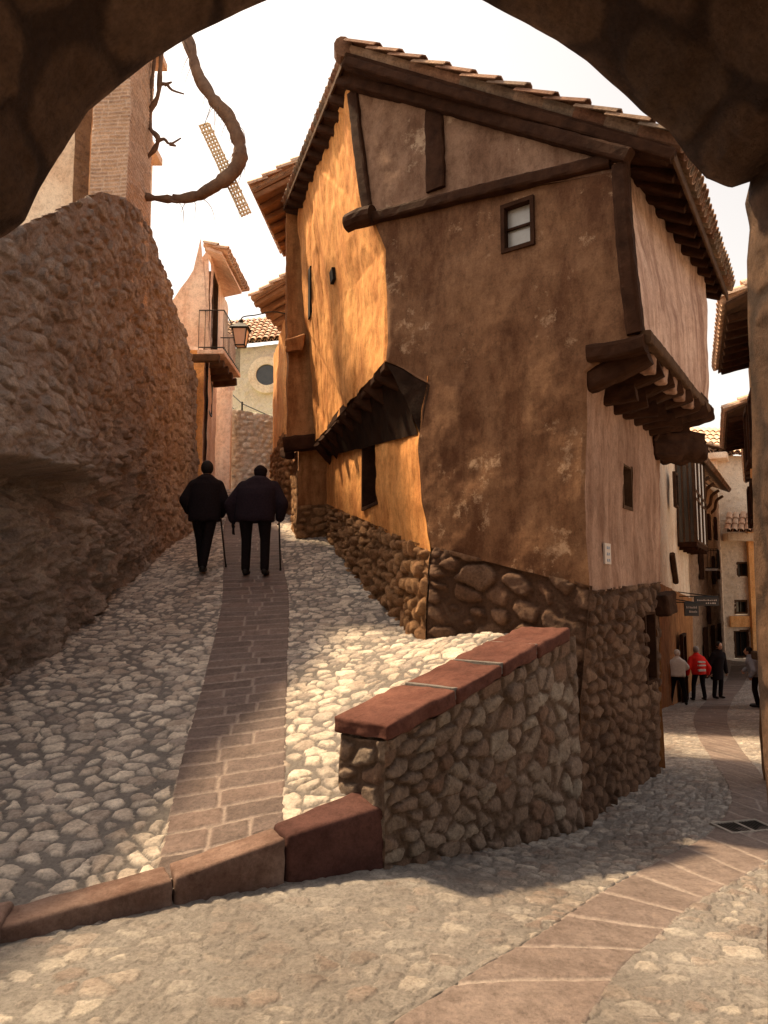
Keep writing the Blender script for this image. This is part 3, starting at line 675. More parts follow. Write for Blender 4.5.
# corner polylines on the front plane
LB = [fr(430,548),fr(421,500),fr(418,450),fr(421,410),fr(427,383),fr(402,368),fr(386,362),fr(386,250),fr(372,215),fr(350,84),fr(348,70)]
RB = [fr(590,588),fr(587,520),fr(586,450),fr(586,410),fr(588,372),fr(612,352),fr(641,338),fr(630,250),fr(613,172),fr(608,150),fr(606,132)]
wh = win_hole(FA,FB,503,207,534,253)
def front_mod(V): return .05*np.exp(-((V[...,2]-2.2)/.9)**2)*0 + .035*fbm(V,.9,2,77)
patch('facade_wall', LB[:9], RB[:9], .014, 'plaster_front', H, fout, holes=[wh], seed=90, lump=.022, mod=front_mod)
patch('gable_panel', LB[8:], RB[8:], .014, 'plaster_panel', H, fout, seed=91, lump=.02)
window(H, wh, -fout, .08, .026, 'wood', 'glass', (0,1))
# front stone base
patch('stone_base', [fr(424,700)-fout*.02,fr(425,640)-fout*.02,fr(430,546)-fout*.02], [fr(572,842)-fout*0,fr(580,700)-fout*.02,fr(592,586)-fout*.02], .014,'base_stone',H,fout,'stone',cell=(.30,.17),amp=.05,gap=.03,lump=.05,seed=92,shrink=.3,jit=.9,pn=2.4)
# LEFT lower wall
lout = npv(-(L2-Lp)[1],(L2-Lp)[0],0); lout /= np.linalg.norm(lout)
wl = win_hole(Lp[:2],L2[:2],363,447,378,510)
fe = [fr(430,552),fr(421,500),fr(418,450),fr(421,410),fr(427,375)]
L2p = L2[:2]; be = [hitv(325,y,Lp[:2],L2p) for y in (506,490,470,452,430)]
patch('plaster_wall', fe, be, .02, 'plaster_left', H, lout, holes=[wl], seed=93, lump=.018)
window(H, wl, -lout, .3, .03, 'wood', 'dark', (0,0))
fe2 = [fr(424,690)-fout*.0,fr(425,640),fr(430,548)]; be2 = [hitv(325,y,Lp[:2],L2p) for y in (548,530,503)]
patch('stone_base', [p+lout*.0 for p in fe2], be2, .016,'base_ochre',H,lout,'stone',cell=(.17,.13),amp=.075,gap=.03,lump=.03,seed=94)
# LEFT jetty wall
JB = 12.1
jb = [P(316,442,JB),P(309,340,JB),P(303,290,JB),P(301,262,JB),P(297,172,JB)]
jf = [fr(386,362),fr(386,250),fr(372,215),fr(352,100),fr(345,52)]
def jmod(V):
    n1 = vnoise(V[...,1]*1.9+.25*V[...,2],V[...,2]*.18,V[...,0]*0,5); n2 = vnoise(V[...,1]*.9-V[...,2]*1.1,V[...,2]*.1,V[...,0]*0,6)
    return -.022*sstep(.05,.0,np.abs(n1)) + .02*sstep(-.02,.04,n2)
jo = lout.copy()
# slit window and a hole on the jetty wall
jw = win_hole(jf[0][:2],jb[0][:2],309,266,314,320); jh = win_hole(jf[0][:2],jb[0][:2],330,270,338,283)
patch('jetty_wall', jf, jb, .02, 'plaster_left', H, jo, seed=95, lump=.02, mod=jmod)
for hl,nm in ((jw,'slit_window'),(jh,'vent_hole')):
    # set in the leaning wall: find the wall surface along the pixel centre
    pass
# jetty underside + joists on the left
under = [fr(386,364)+npv(0,0,.02),P(316,444,JB)+npv(0,0,.02)]
inn = [fr(427,385)-lout*.1,hitv(326,440,Lp[:2],L2p)-lout*.1]; inn[0][2] = under[0][2]+.0; inn[1][2] = under[1][2]
bm = bmesh.new(); up = npv(0,0,.1)
vs = [bm.verts.new(p) for p in (under[0],under[1],inn[1],inn[0],under[0]+up,under[1]+up,inn[1]+up,inn[0]+up)]
for f in ((3,2,1,0),(4,5,6,7),(0,1,5,4),(1,2,6,5),(2,3,7,6),(3,0,4,7)): bm.faces.new([vs[i] for i in f])
obj('jetty_floor', bm, 'wood', H)
for i in range(9):
    t_ = (i+.5)/9; a = under[0]*(1-t_)+under[1]*t_; b = inn[0]*(1-t_)+inn[1]*t_
    beam('joist', a-npv(0,0,.05)+lout*.02, a*.35+b*.65-npv(0,0,.34)-lout*.1, .13,.16,'wood',H,seed=i)
beam('sill_beam', under[0]-npv(0,0,.02)-lout*.05+fout*.0, under[1]-npv(0,0,.02)-lout*.05, .12,.12,'wood',H,seed=31,amp=.02)
# cove under the jetty, its shade put into the timber colour, from its edge down to the lower wall
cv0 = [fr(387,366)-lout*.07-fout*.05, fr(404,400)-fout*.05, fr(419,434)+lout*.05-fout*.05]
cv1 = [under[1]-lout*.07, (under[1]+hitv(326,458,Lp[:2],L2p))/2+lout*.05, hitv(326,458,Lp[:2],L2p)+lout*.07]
patch('jetty_cove', cv0, cv1, .03, 'shade_wood', H, lout-npv(0,0,1), seed=191, lump=.03)
patch('cove_end', [fr(385,363),fr(404,396),fr(420,436)], [fr(402,369),fr(428,384),fr(421,428)], .015, 'shade_wood', H, fout, seed=192, lump=.01)
# RIGHT lower wall
R2 = P(660,640,8.4); rd = npv(*(R2-Rp)[:2],0); rd /= np.linalg.norm(rd); rout = npv(rd[1],-rd[0],0)
wr = win_hole(Rp[:2],R2[:2],622,464,631,507)
rf = [fr(590,592),fr(587,520),fr(586,450),fr(586,410),fr(588,360)]
rb = [hitv(660,y,Rp[:2],R2[:2]) for y in (584,540,500,460,400)]
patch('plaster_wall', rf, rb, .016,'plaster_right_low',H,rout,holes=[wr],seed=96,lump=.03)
window(H, wr, -rout, .2, .02, 'wood_mid', 'dark', (0,0))
dh = win_hole(Rp[:2],R2[:2],646,612,656,685)
rbs = [hitv(659,y,Rp[:2],R2[:2]) for y in (790,720,640,582)]
rfs = [P(574,846,6.0),fr(579,745),fr(584,650),fr(590,590)]
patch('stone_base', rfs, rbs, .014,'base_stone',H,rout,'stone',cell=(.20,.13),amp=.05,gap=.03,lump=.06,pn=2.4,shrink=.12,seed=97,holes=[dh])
window(H, dh, -rout, .25, .03, 'wood', 'dark', (0,0), name='side_door')
rough_block('stone_hood',[hitv(655,616,Rp[:2],R2[:2])-rout*.05,hitv(664,612,Rp[:2],R2[:2])-rout*.05,hitv(664,612,Rp[:2],R2[:2])+rout*.16,hitv(655,616,Rp[:2],R2[:2])+rout*.16,
    hitv(655,596,Rp[:2],R2[:2])-rout*.05,hitv(664,592,Rp[:2],R2[:2])-rout*.05,hitv(664,592,Rp[:2],R2[:2])+rout*.12,hitv(655,596,Rp[:2],R2[:2])+rout*.12],'wood',H,6,.03,.02,5)
# plaque
pl = win_hole(Rp[:2],R2[:2],601,543,607,564); pp,pa,pb = pl
box('plaque', pp+rout*.02, pa, pb, rout*.02, 'ceramic', H, .004)
bm = bmesh.new()
for i in range(3):
    for (s0,t0,s1,t1) in ((.3,.1,.14,.6),(.3,.1,.45,.14),(.6,.3,.14,.4)):
        box_bm(bm, pp+rout*.04+pa*s0+pb*(.1+.3*i+.2*t0), pa*s1, pb*.22*t1, rout*.004)
obj('painted_figures', bm, 'blue_cloth', H)
# RIGHT jetty wall
Uf = fr(641,338); Ub = P(709,408,8.9); ud = (Ub-Uf)*npv(1,1,0)
uf = [fr(641,340),fr(636,290),fr(630,250),fr(613,172),fr(608,140)]
ub = [P(709,408,8.9),P(708,370,8.9),P(707,335,8.9),P(706,300,8.9),P(705,275,8.9)]
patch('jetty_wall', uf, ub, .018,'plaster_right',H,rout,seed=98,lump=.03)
# right jetty joists: heavy beam ends
inR = [fr(588,362),hitv(660,430,Rp[:2],R2[:2])]
oU = [Uf,Ub]
for i in range(8):
    t_ = (i+.25)/7.6; o_ = oU[0]*(1-t_)+oU[1]*t_; n_ = inR[0]*(1-t_)+inR[1]*t_; n_[2] = o_[2]-.30
    beam('joist', o_-npv(0,0,.11)+rout*.03, n_-rout*.12, .17,.20,'wood',H,seed=40+i)
    if i: beam('joist', o_*.5+n_*.5-npv(0,0,.16)+rout*.05, n_-npv(0,0,.06)-rout*.12, .15,.17,'wood',H,seed=80+i)
beam('sill_beam', Uf+rout*.03-npv(0,0,.03)-rd*.05, Ub+rout*.03-npv(0,0,.03), .09,.11,'wood_mid',H,seed=71,amp=.02)
for i in range(5):
    t_=(i+.7)/7.6; o_=oU[0]*(1-t_)+oU[1]*t_
    rough_block('plaster_infill',[o_+rout*.01-npv(0,0,.20),o_+rout*.01+rd*.2-npv(0,0,.20),o_-rout*.1+rd*.2-npv(0,0,.20),o_-rout*.1-npv(0,0,.20),o_+rout*.02-npv(0,0,.05),o_+rout*.02+rd*.2-npv(0,0,.05),o_-rout*.1+rd*.2-npv(0,0,.05),o_-rout*.1-npv(0,0,.05)],'plaster_right_low',H,3,.02,.01,i)
bm = bmesh.new(); fl = [Uf-rout*.0,Ub-rout*.0,inR[1]*npv(1,1,0)+npv(0,0,Ub[2]),inR[0]*npv(1,1,0)+npv(0,0,Uf[2])]
vs = [bm.verts.new(p+npv(0,0,.01)) for p in fl]+[bm.verts.new(p+npv(0,0,.1)) for p in fl]
for f in ((3,2,1,0),(4,5,6,7),(0,1,5,4),(1,2,6,5),(2,3,7,6),(3,0,4,7)): bm.faces.new([vs[i] for i in f])
obj('jetty_floor', bm, 'wood', H)
# heavy bracket at the far end
bA = hitv(657,432,Rp[:2],R2[:2]); bB = P(706,436,8.85)
hgt = npv(0,0,.30)
rough_block('end_bracket',[bA-hgt*1.1-rd*.25,bB-hgt-rd*.15,bB-hgt+rd*.1,bA-hgt*1.1+rd*.3,bA-rd*.25,bB-rd*.15,bB+rd*.1,bA+rd*.3],'wood',H,7,.04,.05,8)
# timbers of the front
def fbeam(name,a,b,w_,h_,m='wood',off=.03,seed=0,ext=0): 
    return beam(name, fr(*a)+fout*off, fr(*b)+fout*off, w_, h_, m, H, up=fout, seed=seed)
d0 = fr(608,163)-fr(366,222)
beam('floor_beam', fr(358,224)+fout*.05, fr(612,162)+fout*.01, .12,.12,'wood',H,seed=3,up=(0,0,1),amp=.01)
beam('beam_end', fr(354,226)+fout*.10, fr(378,218)+fout*.10, .17,.20,'wood',H,seed=4,round_=True)
beam('corner_post', fr(353,92)+fout*.0, fr(368,208)+fout*.0, .14,.08,'wood',H,up=fout,seed=5)
beam('wall_post', fr(433,100)-fout*.0, fr(436,190)-fout*.0, .22,.06,'wood',H,up=fout,seed=6)
beam('corner_post', fr(622,166)+fout*.02, fr(636,335)+fout*.02, .14,.12,'wood',H,up=fout,seed=7)
beam('wall_plate', fr(346,84)+fout*.06, fr(632,158)+fout*.06, .13,.13,'wood',H,seed=8)
beam('beam_end', fr(590,356)+fout*.03, fr(647,344)+fout*.03, .13,.15,'wood',H,seed=9)
# interior close: back walls
zb_ = [-.8,7.6]
pb0 = npv(L2[0],L2[1]+.6,0); pb1 = npv(R2[0],R2[1],0)
patch('wall',[zz(pb1,-.8),zz(pb1,6)],[zz(pb0,1.5),zz(pb0,8)],.08,'plaster_brown',H,(1,1,0),seed=99)
j1 = npv(*Ub[:2],0); 
patch('wall',[zz(j1,Ub[2]),zz(j1,5.7)],[zz(pb0,3.5),zz(pb0,8)],.08,'plaster_brown',H,(1,1,0),seed=100)
# ROOF
RA = P(346,52,7.35); RBq = P(672,146,5.78); RC = P(727,292,9.5); RD = P(284,206,12.2)
roof = tiles('roof', RA, RBq, RC, RD, 'tile', H, pitch=.2, ln=.33, r=.095, seed=2)
dz = npv(0,0,.10)
for i in range(13):
    t_ = (i+.12)/12.4; a = RA*(1-t_)+RD*t_-dz; b = RBq*(1-t_)+RC*t_-dz
    beam('rafter', a+(b-a)*.005, b-(b-a)*.01, .10,.11,'wood' if i else 'wood',H,seed=120+i,amp=.008)
beam('fascia_board', RBq-npv(0,0,.06)+(RC-RBq)*.0, RC-npv(0,0,.06), .03,.12,'wood_mid',H,seed=140,amp=.0)
beam('fascia_board', RA-npv(0,0,.05), RD-npv(0,0,.05), .03,.07,'wood_mid',H,seed=141,amp=.0)
beam('verge_beam', RA-npv(0,0,.10)+(RBq-RA)*.01, RBq-npv(0,0,.10), .10,.10,'wood',H,seed=142)
# ridge end tile
bm = bmesh.new(); tube_bm(bm,[RA+npv(-.03,-.02,.05),RA+(RD-RA)*.04+npv(0,0,.07)],[.10,.09],12); obj('ridge_tile',bm,'tile',H)
# slits on the left jetty wall: dark boxes, the openings' shade put into the colour
def surf_on(A,B,tu,tv):
    A = np.array(A);B=np.array(B)
    def at(E,t):
        s=np.concatenate([[0],np.cumsum(np.linalg.norm(np.diff(E,axis=0),axis=1))]); s/=s[-1]
        return np.array([np.interp(t,s,E[:,i]) for i in range(3)])
    a=at(A,tv); b=at(B,tv); return a*(1-tu)+b*tu
def find_px(A,B,px,py):
    best=None
    for tu in np.linspace(0,1,81):
        for tv in np.linspace(0,1,81):
            p=surf_on(A,B,tu,tv); d=p-npv(0,0,EYE); cz=d[1]*cp+d[2]*sp; x=384+F*d[0]/cz; y=512-F*(-d[1]*sp+d[2]*cp)/cz
            e=(x-px)**2+(y-py)**2
            if best is None or e<best[0]: best=(e,p)
    return best[1]
for (pa_,pb_,w_,nm) in (((311,268),(311,318),.10,'slit_window'),((334,271),(334,282),.10,'vent_hole')):
    a=find_px(jf,jb,*pa_); b=find_px(jf,jb,*pb_); s_ = npv(*(L2-Lp)[:2],0); s_/=np.linalg.norm(s_)
    box(nm, b-s_*w_-lout*.10, s_*w_*2, (a-b), lout*.145, 'dark', H, .004)
# ------------------------------------------------------------------ NEIGHBOUR HOUSE (brown end wall) beyond, left street
N1 = empty('brown_end_house', P(305,480,13), 'narrow brown plaster house end stepping out beyond the orange jettied wall', 'house')
a = P(286,448,12.25); b = P(330,448,12.25); zt1 = P(290,185,12.2)[2]
patch('facade_wall',[P(286,448,12.25),P(288,330,12.25),P(286,190,12.25)],[P(334,448,12.25),P(334,330,12.25),P(334,190,12.25)],.03,'plaster_brown',N1,(0,-1,0),seed=110,lump=.05)
patch('side_wall',[P(286,448,12.25),P(286,190,12.25)],[zz(npv(-1.72,14.8,0),P(286,448,12.25)[2]),zz(npv(-1.72,14.8,0),zt1)],.04,'plaster_orange',N1,(-1,0,0),seed=111,lump=.03)
sA = P(298,455,12.3); zf = P(298,538,12.4)[2]-.3
patch('pier_wall',[zz(P(298,500,12.35),sA[2]-.95),zz(P(298,500,12.35),sA[2]+.1)],[zz(P(330,500,12.35),sA[2]-.95),zz(P(330,500,12.35),sA[2]+.1)],.03,'plaster_brown',N1,(0,-1,0),seed=112)
patch('pier_base',[zz(P(297,500,12.3),zf),zz(P(297,500,12.3),sA[2]-.85)],[zz(P(330,500,12.3),zf),zz(P(330,500,12.3),sA[2]-.85)],.02,'base_ochre',N1,(0,-1,0),'stone',cell=(.2,.13),amp=.05,seed=113)
patch('pier_side',[zz(P(297,500,12.3),zf),zz(P(297,500,12.3),sA[2]+.1)],[zz(P(292,500,15.4),zf),zz(P(292,500,15.4),sA[2]+.1)],.04,'base_ochre',N1,(-1,0,0),'stone',cell=(.2,.13),amp=.05,seed=114)
beam('sill_beam', P(284,446,12.15), P(330,440,12.15), .22,.26,'wood',N1,seed=7)
beam('joist', P(288,452,12.3)+npv(0,.2,0), P(284,452,15.5), .16,.2,'wood',N1,seed=8)
rough_block('corbel',[P(286,352,12.0),P(303,350,12.0),P(303,350,12.3),P(286,352,12.3),P(286,340,11.95),P(305,334,11.95),P(305,334,12.3),P(286,340,12.3)],'plaster_brown',N1,4,.02,.02,4)
nA = P(312,160,11.9); nB = P(254,190,12.0); nC = npv(-2.02,14.4,nB[2]); nD = npv(-1.2,14.6,nA[2])
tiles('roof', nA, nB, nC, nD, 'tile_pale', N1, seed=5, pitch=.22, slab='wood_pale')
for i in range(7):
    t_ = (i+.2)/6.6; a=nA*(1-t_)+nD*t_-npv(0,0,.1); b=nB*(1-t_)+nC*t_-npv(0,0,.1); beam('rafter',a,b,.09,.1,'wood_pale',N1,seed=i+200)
# second neighbour: lit orange wall with stone base
N2 = empty('orange_house', P(288,480,17), 'orange plaster house with rubble base farthest up the ramp on the right', 'house')
zg = zramp(-2.5,17)-.4; zt2 = P(280,318,16.5)[2]
f0 = P(272,480,19.5); f1 = P(283,480,16.3); f2 = P(304,480,16.0)
patch('wall',[zz(f1,5.0),zz(f1,zt2)],[zz(f2,5.0),zz(f2,zt2)],.04,'plaster_orange',N2,(0,-1,0),seed=120)
patch('wall',[zz(f0,5.0),zz(f0,zt2)],[zz(f1,5.0),zz(f1,zt2)],.04,'plaster_orange',N2,(-1,0,0),seed=121)
patch('stone_base',[zz(f1,zg),zz(f1,5.05)],[zz(f2,zg),zz(f2,5.05)],.03,'base_ochre',N2,(0,-1,0),'stone',cell=(.25,.16),amp=.07,seed=122)
patch('stone_base',[zz(f0,zg),zz(f0,5.05)],[zz(f1,zg),zz(f1,5.05)],.03,'base_ochre',N2,(-1,0,0),'stone',cell=(.25,.16),amp=.07,seed=123)
box('wall', zz(f0,zg)+npv(.1,0,0),(2,0,0),(0,.3,0),(0,0,zt2-zg),'plaster_orange',N2)
oA = P(306,268,15.6); oB = P(254,300,16.0); oC = npv(-2.5,18.2,oB[2]); oD = npv(-1.6,18.4,oA[2])
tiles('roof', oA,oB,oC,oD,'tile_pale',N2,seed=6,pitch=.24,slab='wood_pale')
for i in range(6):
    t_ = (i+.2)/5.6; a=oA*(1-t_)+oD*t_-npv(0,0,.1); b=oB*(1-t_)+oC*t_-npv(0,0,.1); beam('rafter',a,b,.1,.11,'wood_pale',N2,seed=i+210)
# ------------------------------------------------------------------ PINK BALCONY HOUSE on the left
PK = empty('pink_house', P(200,350,18), 'sunlit pink plaster house with a balcony above the far end of the left wall', 'house')
pY = 16.8
a = P(186,350,pY); b = P(208,345,pY); 
zlo = P(190,345,pY)[2]; ztp = P(200,240,pY)[2]
def quadwall(name, pts, m, out_, step=.05, **k): return patch(name,[pts[0],pts[3]],[pts[1],pts[2]],step,m,PK,out_,**k)
quadwall('wall',[P(172,336,pY),P(209,350,pY),P(209,248,pY),P(172,300,pY)],'plaster_pink',(0,-1,0),seed=130)
patch('gable_wall',[P(186,345,pY-.02),P(186,300,pY-.02)],[P(210,350,pY-.02),P(201,238,pY-.02)],.05,'plaster_pink',PK,(0,-1,0),seed=131)
zs = P(209,350,pY)[2]; ztop = P(209,262,pY)[2]
x0 = P(209,350,pY)[0]
wallA = npv(x0,pY,0); wallB = npv(x0-.32,pY+3.5,0)
dh2 = (npv(x0-.03,pY+.35,zs+.05), npv(-.08,.85,0), npv(0,0,2.0))
patch('side_wall',[zz(wallA,zs-.1),zz(wallA,ztop+.2)],[zz(wallB,zs-.1),zz(wallB,ztop+.2)],.04,'plaster_pink',PK,(1,0,0),seed=132,holes=[dh2])
window(PK, dh2, (-1,.1,0), .2, .05, 'wood_mid','darkglass',(1,2),name='balcony_door')
patch('side_wall',[zz(wallA,4.5),zz(wallA,zs-.05)],[zz(wallB+npv(-.3,0,0),4.5),zz(wallB+npv(-.3,0,0),zs-.05)],.05,'plaster_pink',PK,(1,0,0),seed=133)
patch('wall',[zz(P(176,420,pY),4.0),zz(P(176,420,pY),zs)],[zz(P(203,420,pY),4.0),zz(P(203,420,pY),zs)],.06,'plaster_orange',PK,(0,-1,0),seed=134)
patch('side_wall',[zz(P(203,420,pY),4.0),zz(P(203,420,pY),zs)],[zz(P(216,420,pY+2.4),4.0),zz(P(216,420,pY+2.4),zs)],.06,'plaster_pink',PK,(1,0,0),seed=135)
_a = zz(P(203,420,pY),0); _b = zz(P(216,420,pY+2.4),0); _d = (_b-_a)/np.linalg.norm(_b-_a)
pw = (_a+_d*.5+npv(0,0,P(205,404,pY)[2]), _d*.8, npv(0,0,.8))
window(PK, (pw[0]+npv(.02,0,0),pw[1],pw[2]), (-_d[1],_d[0],0), .08,.03,'iron','dark',(3,3),name='grille_window')
# far wing
patch('wing_wall',[zz(npv(x0-.4,pY+3.6,0),zs),zz(npv(x0-.4,pY+3.6,0),ztop-.5)],[zz(npv(x0-.12,pY+3.6,0),zs),zz(npv(x0-.12,pY+3.6,0),ztop-.5)],.05,'plaster_pink',PK,(0,-1,0),seed=136)
box('wall', npv(x0-2,pY+4,4),(1.7,0,0),(0,.2,0),(0,0,ztop-4.6),'plaster_pink',PK)
# hood roof over the balcony
bm = bmesh.new(); h0 = P(207,250,pY-.25); h1 = P(228,256,pY-.3); h2 = P(243,278,pY+.9); h3 = P(226,278,pY+2.2)
hp = [npv(x0-.05,pY-.3,h0[2]), npv(x0+.32,pY-.3,h0[2]-.14), npv(x0+.42,pY+1.6,h0[2]-.3), npv(x0-.25,pY+2.6,h0[2])]
vs=[bm.verts.new(p) for p in hp]+[bm.verts.new(p+npv(0,0,.07)) for p in hp]
bm.faces.new(vs[:4][::-1]); bm.faces.new(vs[4:])
for i in range(4): bm.faces.new((vs[i],vs[(i+1)%4],vs[4+(i+1)%4],vs[4+i]))
obj('balcony_hood',bm,'plaster_pink',PK)
tiles('hood_tiles', npv(x0-.1,pY-.3,h0[2]+.08), npv(x0+.38,pY-.3,h0[2]-.1), npv(x0+.45,pY+1.7,h0[2]-.2), npv(x0-.25,pY+2.5,h0[2]+.08),'tile_pale',PK,seed=9,slab=None)
# balcony slab, railing, joists
bs = [npv(x0-.25,pY-.1,zs-.12), npv(.62,0,0), npv(0,2.0,0)]
box('balcony_slab', bs[0], bs[1], bs[2], (0,0,.1), 'plaster_pink', PK)
bm = bmesh.new(); rh = .95; c0 = bs[0]+npv(0,0,.1)
crn = [c0+npv(.02,.03,0), c0+npv(.60,.03,0), c0+npv(.60,1.96,0), c0+npv(.02,1.96,0)]
for i in range(3):
    a,b = crn[i],crn[i+1]; L_ = np.linalg.norm(b-a); n_ = int(L_/.13)
    for zr in (.06,rh): tube_bm(bm,[a+npv(0,0,zr),b+npv(0,0,zr)],[.014,.014],6)
    for k in range(n_+1): p = a+(b-a)*k/n_; tube_bm(bm,[p,p+npv(0,0,rh)],[.008,.008],5)
obj('balcony_railing',bm,'iron',PK)
for i in range(5): 
    beam('joist', npv(x0-1.1+.04*i,pY-.25+i*.5,zs-.27-.02*i), npv(x0+.30,pY-.25+i*.5,zs-.27), .16,.18,'wood_mid',PK,seed=220+i)
# LANTERN
lp = P(241,326,14.6)
ln_ = empty('street_lantern', lp, 'four sided iron street lantern with pinkish glass hanging on an arm over the left street', 'street lantern')
bm = bmesh.new(); tw,bw,hh_ = .17,.11,.34
cz0 = lp+npv(0,0,-.42)
for i in range(4):
    a1 = math.pi/4+i*math.pi/2; a2 = a1+math.pi/2
    tA = cz0+npv(math.cos(a1)*tw*1.2,math.sin(a1)*tw*1.2,hh_); bA_ = cz0+npv(math.cos(a1)*bw*1.2,math.sin(a1)*bw*1.2,0)
    tB = cz0+npv(math.cos(a2)*tw*1.2,math.sin(a2)*tw*1.2,hh_); bB_ = cz0+npv(math.cos(a2)*bw*1.2,math.sin(a2)*bw*1.2,0)
    for s,e_ in ((tA,bA_),(tA,tB),(bA_,bB_)): tube_bm(bm,[s,e_],[.014,.014],6)
obj('frame',bm,'iron',ln_)
bm = bmesh.new(); bmesh.ops.create_cone(bm,cap_ends=True,segments=4,radius1=bw*1.15,radius2=tw*1.15,depth=hh_,matrix=Matrix.Translation(Vector(cz0+npv(0,0,hh_/2)))@Matrix.Rotation(math.pi/4,4,'Z')); obj('glass_panes',bm,'lamp_glass',ln_)
bm = bmesh.new(); bmesh.ops.create_cone(bm,cap_ends=True,segments=4,radius1=tw*1.6,radius2=.05,depth=.14,matrix=Matrix.Translation(Vector(cz0+npv(0,0,hh_+.08)))@Matrix.Rotation(math.pi/4,4,'Z'))
bmesh.ops.create_uvsphere(bm,u_segments=10,v_segments=6,radius=.05,matrix=Matrix.Translation(Vector(cz0+npv(0,0,hh_+.18)))); obj('cap',bm,'iron',ln_)
bm = bmesh.new(); arm0 = P(288,314,14.9); 
tube_bm(bm,smooth_path([lp+npv(0,0,.0),lp+npv(.02,0,.18),lp+npv(.3,.05,.25),arm0+npv(-.3,0,.05),arm0+npv(.1,.1,0)],16),[.014]*16,6); obj('arm',bm,'iron',ln_)
# ------------------------------------------------------------------ far left: grey retaining wall, railing, church
GW = empty('garden_wall', P(245,440,21), 'grey rubble retaining wall closing the top of the ramp behind the two walkers', 'stone wall')
zg = zramp(-3,21)-.6; ga = P(205,450,21.5); gb = P(300,450,20.5)
patch('wall_face',[zz(ga,zg),zz(ga,P(205,405,21.5)[2])],[zz(gb,zg),zz(gb,P(280,420,20.5)[2])],.04,'greystone',GW,(0,-1,0),'stone',cell=(.26,.15),amp=.06,seed=140)
bm = bmesh.new(); g0_ = zz(ga,P(205,405,21.5)[2]); g1_ = zz(gb,P(280,420,20.5)[2])
vs = [bm.verts.new(p) for p in (g0_,g1_,g1_+npv(2,9,1.6),g0_+npv(-2,9,1.8))]; bm.faces.new(vs); o = tagp(obj('grass_bank',bm,'grass'), kind='structure')
rl = empty('handrail', P(245,405,22), 'thin metal handrail running above the grey retaining wall near the church', 'handrail')
bm = bmesh.new(); pts = [P(215,385,23)+npv(0,0,0),P(242,410,22)+npv(0,0,0),P(275,425,21.2)]
for i,p in enumerate(pts): tube_bm(bm,[p-npv(0,0,.9),p+npv(0,0,.25)],[.03,.03],6)
obj('post',bm,'iron',rl); bm = bmesh.new()
tube_bm(bm,[p+npv(0,0,.2) for p in pts],[.02]*3,6); tube_bm(bm,[p-npv(0,0,.2) for p in pts],[.02]*3,6); obj('rail',bm,'iron',rl)
lp2 = P(245,375,24); bm = bmesh.new(); 
CH = empty('church', P(255,380,38), 'pale rubble church wall with a round window high behind the left street', 'church')
ca = P(205,430,38); cb = P(330,430,36)
ctr = P(268,377,37.1); 
patch('wall',[zz(ca,5),zz(ca,P(205,352,38)[2])],[zz(cb,5),zz(cb,P(330,338,36)[2])],.09,'church',CH,(0,-1,0),'stone',cell=(.5,.28),amp=.06,gap=.06,seed=150)
bm = bmesh.new()
for k in range(24):
    a0 = 2*math.pi*k/24; a1 = 2*math.pi*(k+1)/24
    for (r_in,r_out,y0_,y1_) in ((.55,.95,-.45,.1),):
        v = [ctr+npv(math.cos(a)*r,yy,math.sin(a)*r) for yy in (y0_,y1_) for r in (r_in,r_out) for a in (a0,a1)]
        q_ = [bm.verts.new(p) for p in v]
        bm.faces.new((q_[0],q_[1],q_[3],q_[2])); bm.faces.new((q_[2],q_[3],q_[7],q_[6])); bm.faces.new((q_[1],q_[0],q_[4],q_[5]))
ow = obj('round_window',bm,'plaster_cream',CH)
bm = bmesh.new(); bmesh.ops.create_circle(bm,cap_ends=True,segments=24,radius=.62,matrix=Matrix.Translation(Vector(ctr+npv(0,-.34,0)))@Matrix.Rotation(math.pi/2,4,'X')); obj('window_pane',bm,'darkglass',CH)
tiles('roof', zz(ca+npv(0,3,0),P(205,335,40)[2]+1.), zz(ca+npv(0,-.5,0),P(205,350,38)[2]), zz(cb+npv(0,-.5,0),P(330,338,36)[2]), zz(cb+npv(0,3,0),P(330,325,38)[2]+1), 'tile_pale',CH,seed=12,pitch=.35,ln=.6,r=.16)
box('side_wall',zz(ca,5),(-.3,0,0),(0,6,0),(0,0,P(205,352,38)[2]-5),'church',CH); box('side_wall',zz(cb,5),(.3,0,0),(0,6,0),(0,0,P(330,338,36)[2]-5),'church',CH)
# hillside carrying the church
V = np.zeros((30,30,3)); xs = np.linspace(-30,4,30); ysn = np.linspace(23,60,30); X,Y = np.meshgrid(xs,ysn,indexing='ij'); V[...,0]=X; V[...,1]=Y; V[...,2]=4.3+np.clip(Y-25,0,99)*.12+.2*fbm(V,.3,2)-.0
V[...,2] -= np.clip(X+1,0,99)*2.2
tagp(gridmesh('hillside', V, 'grass', None), kind='structure')
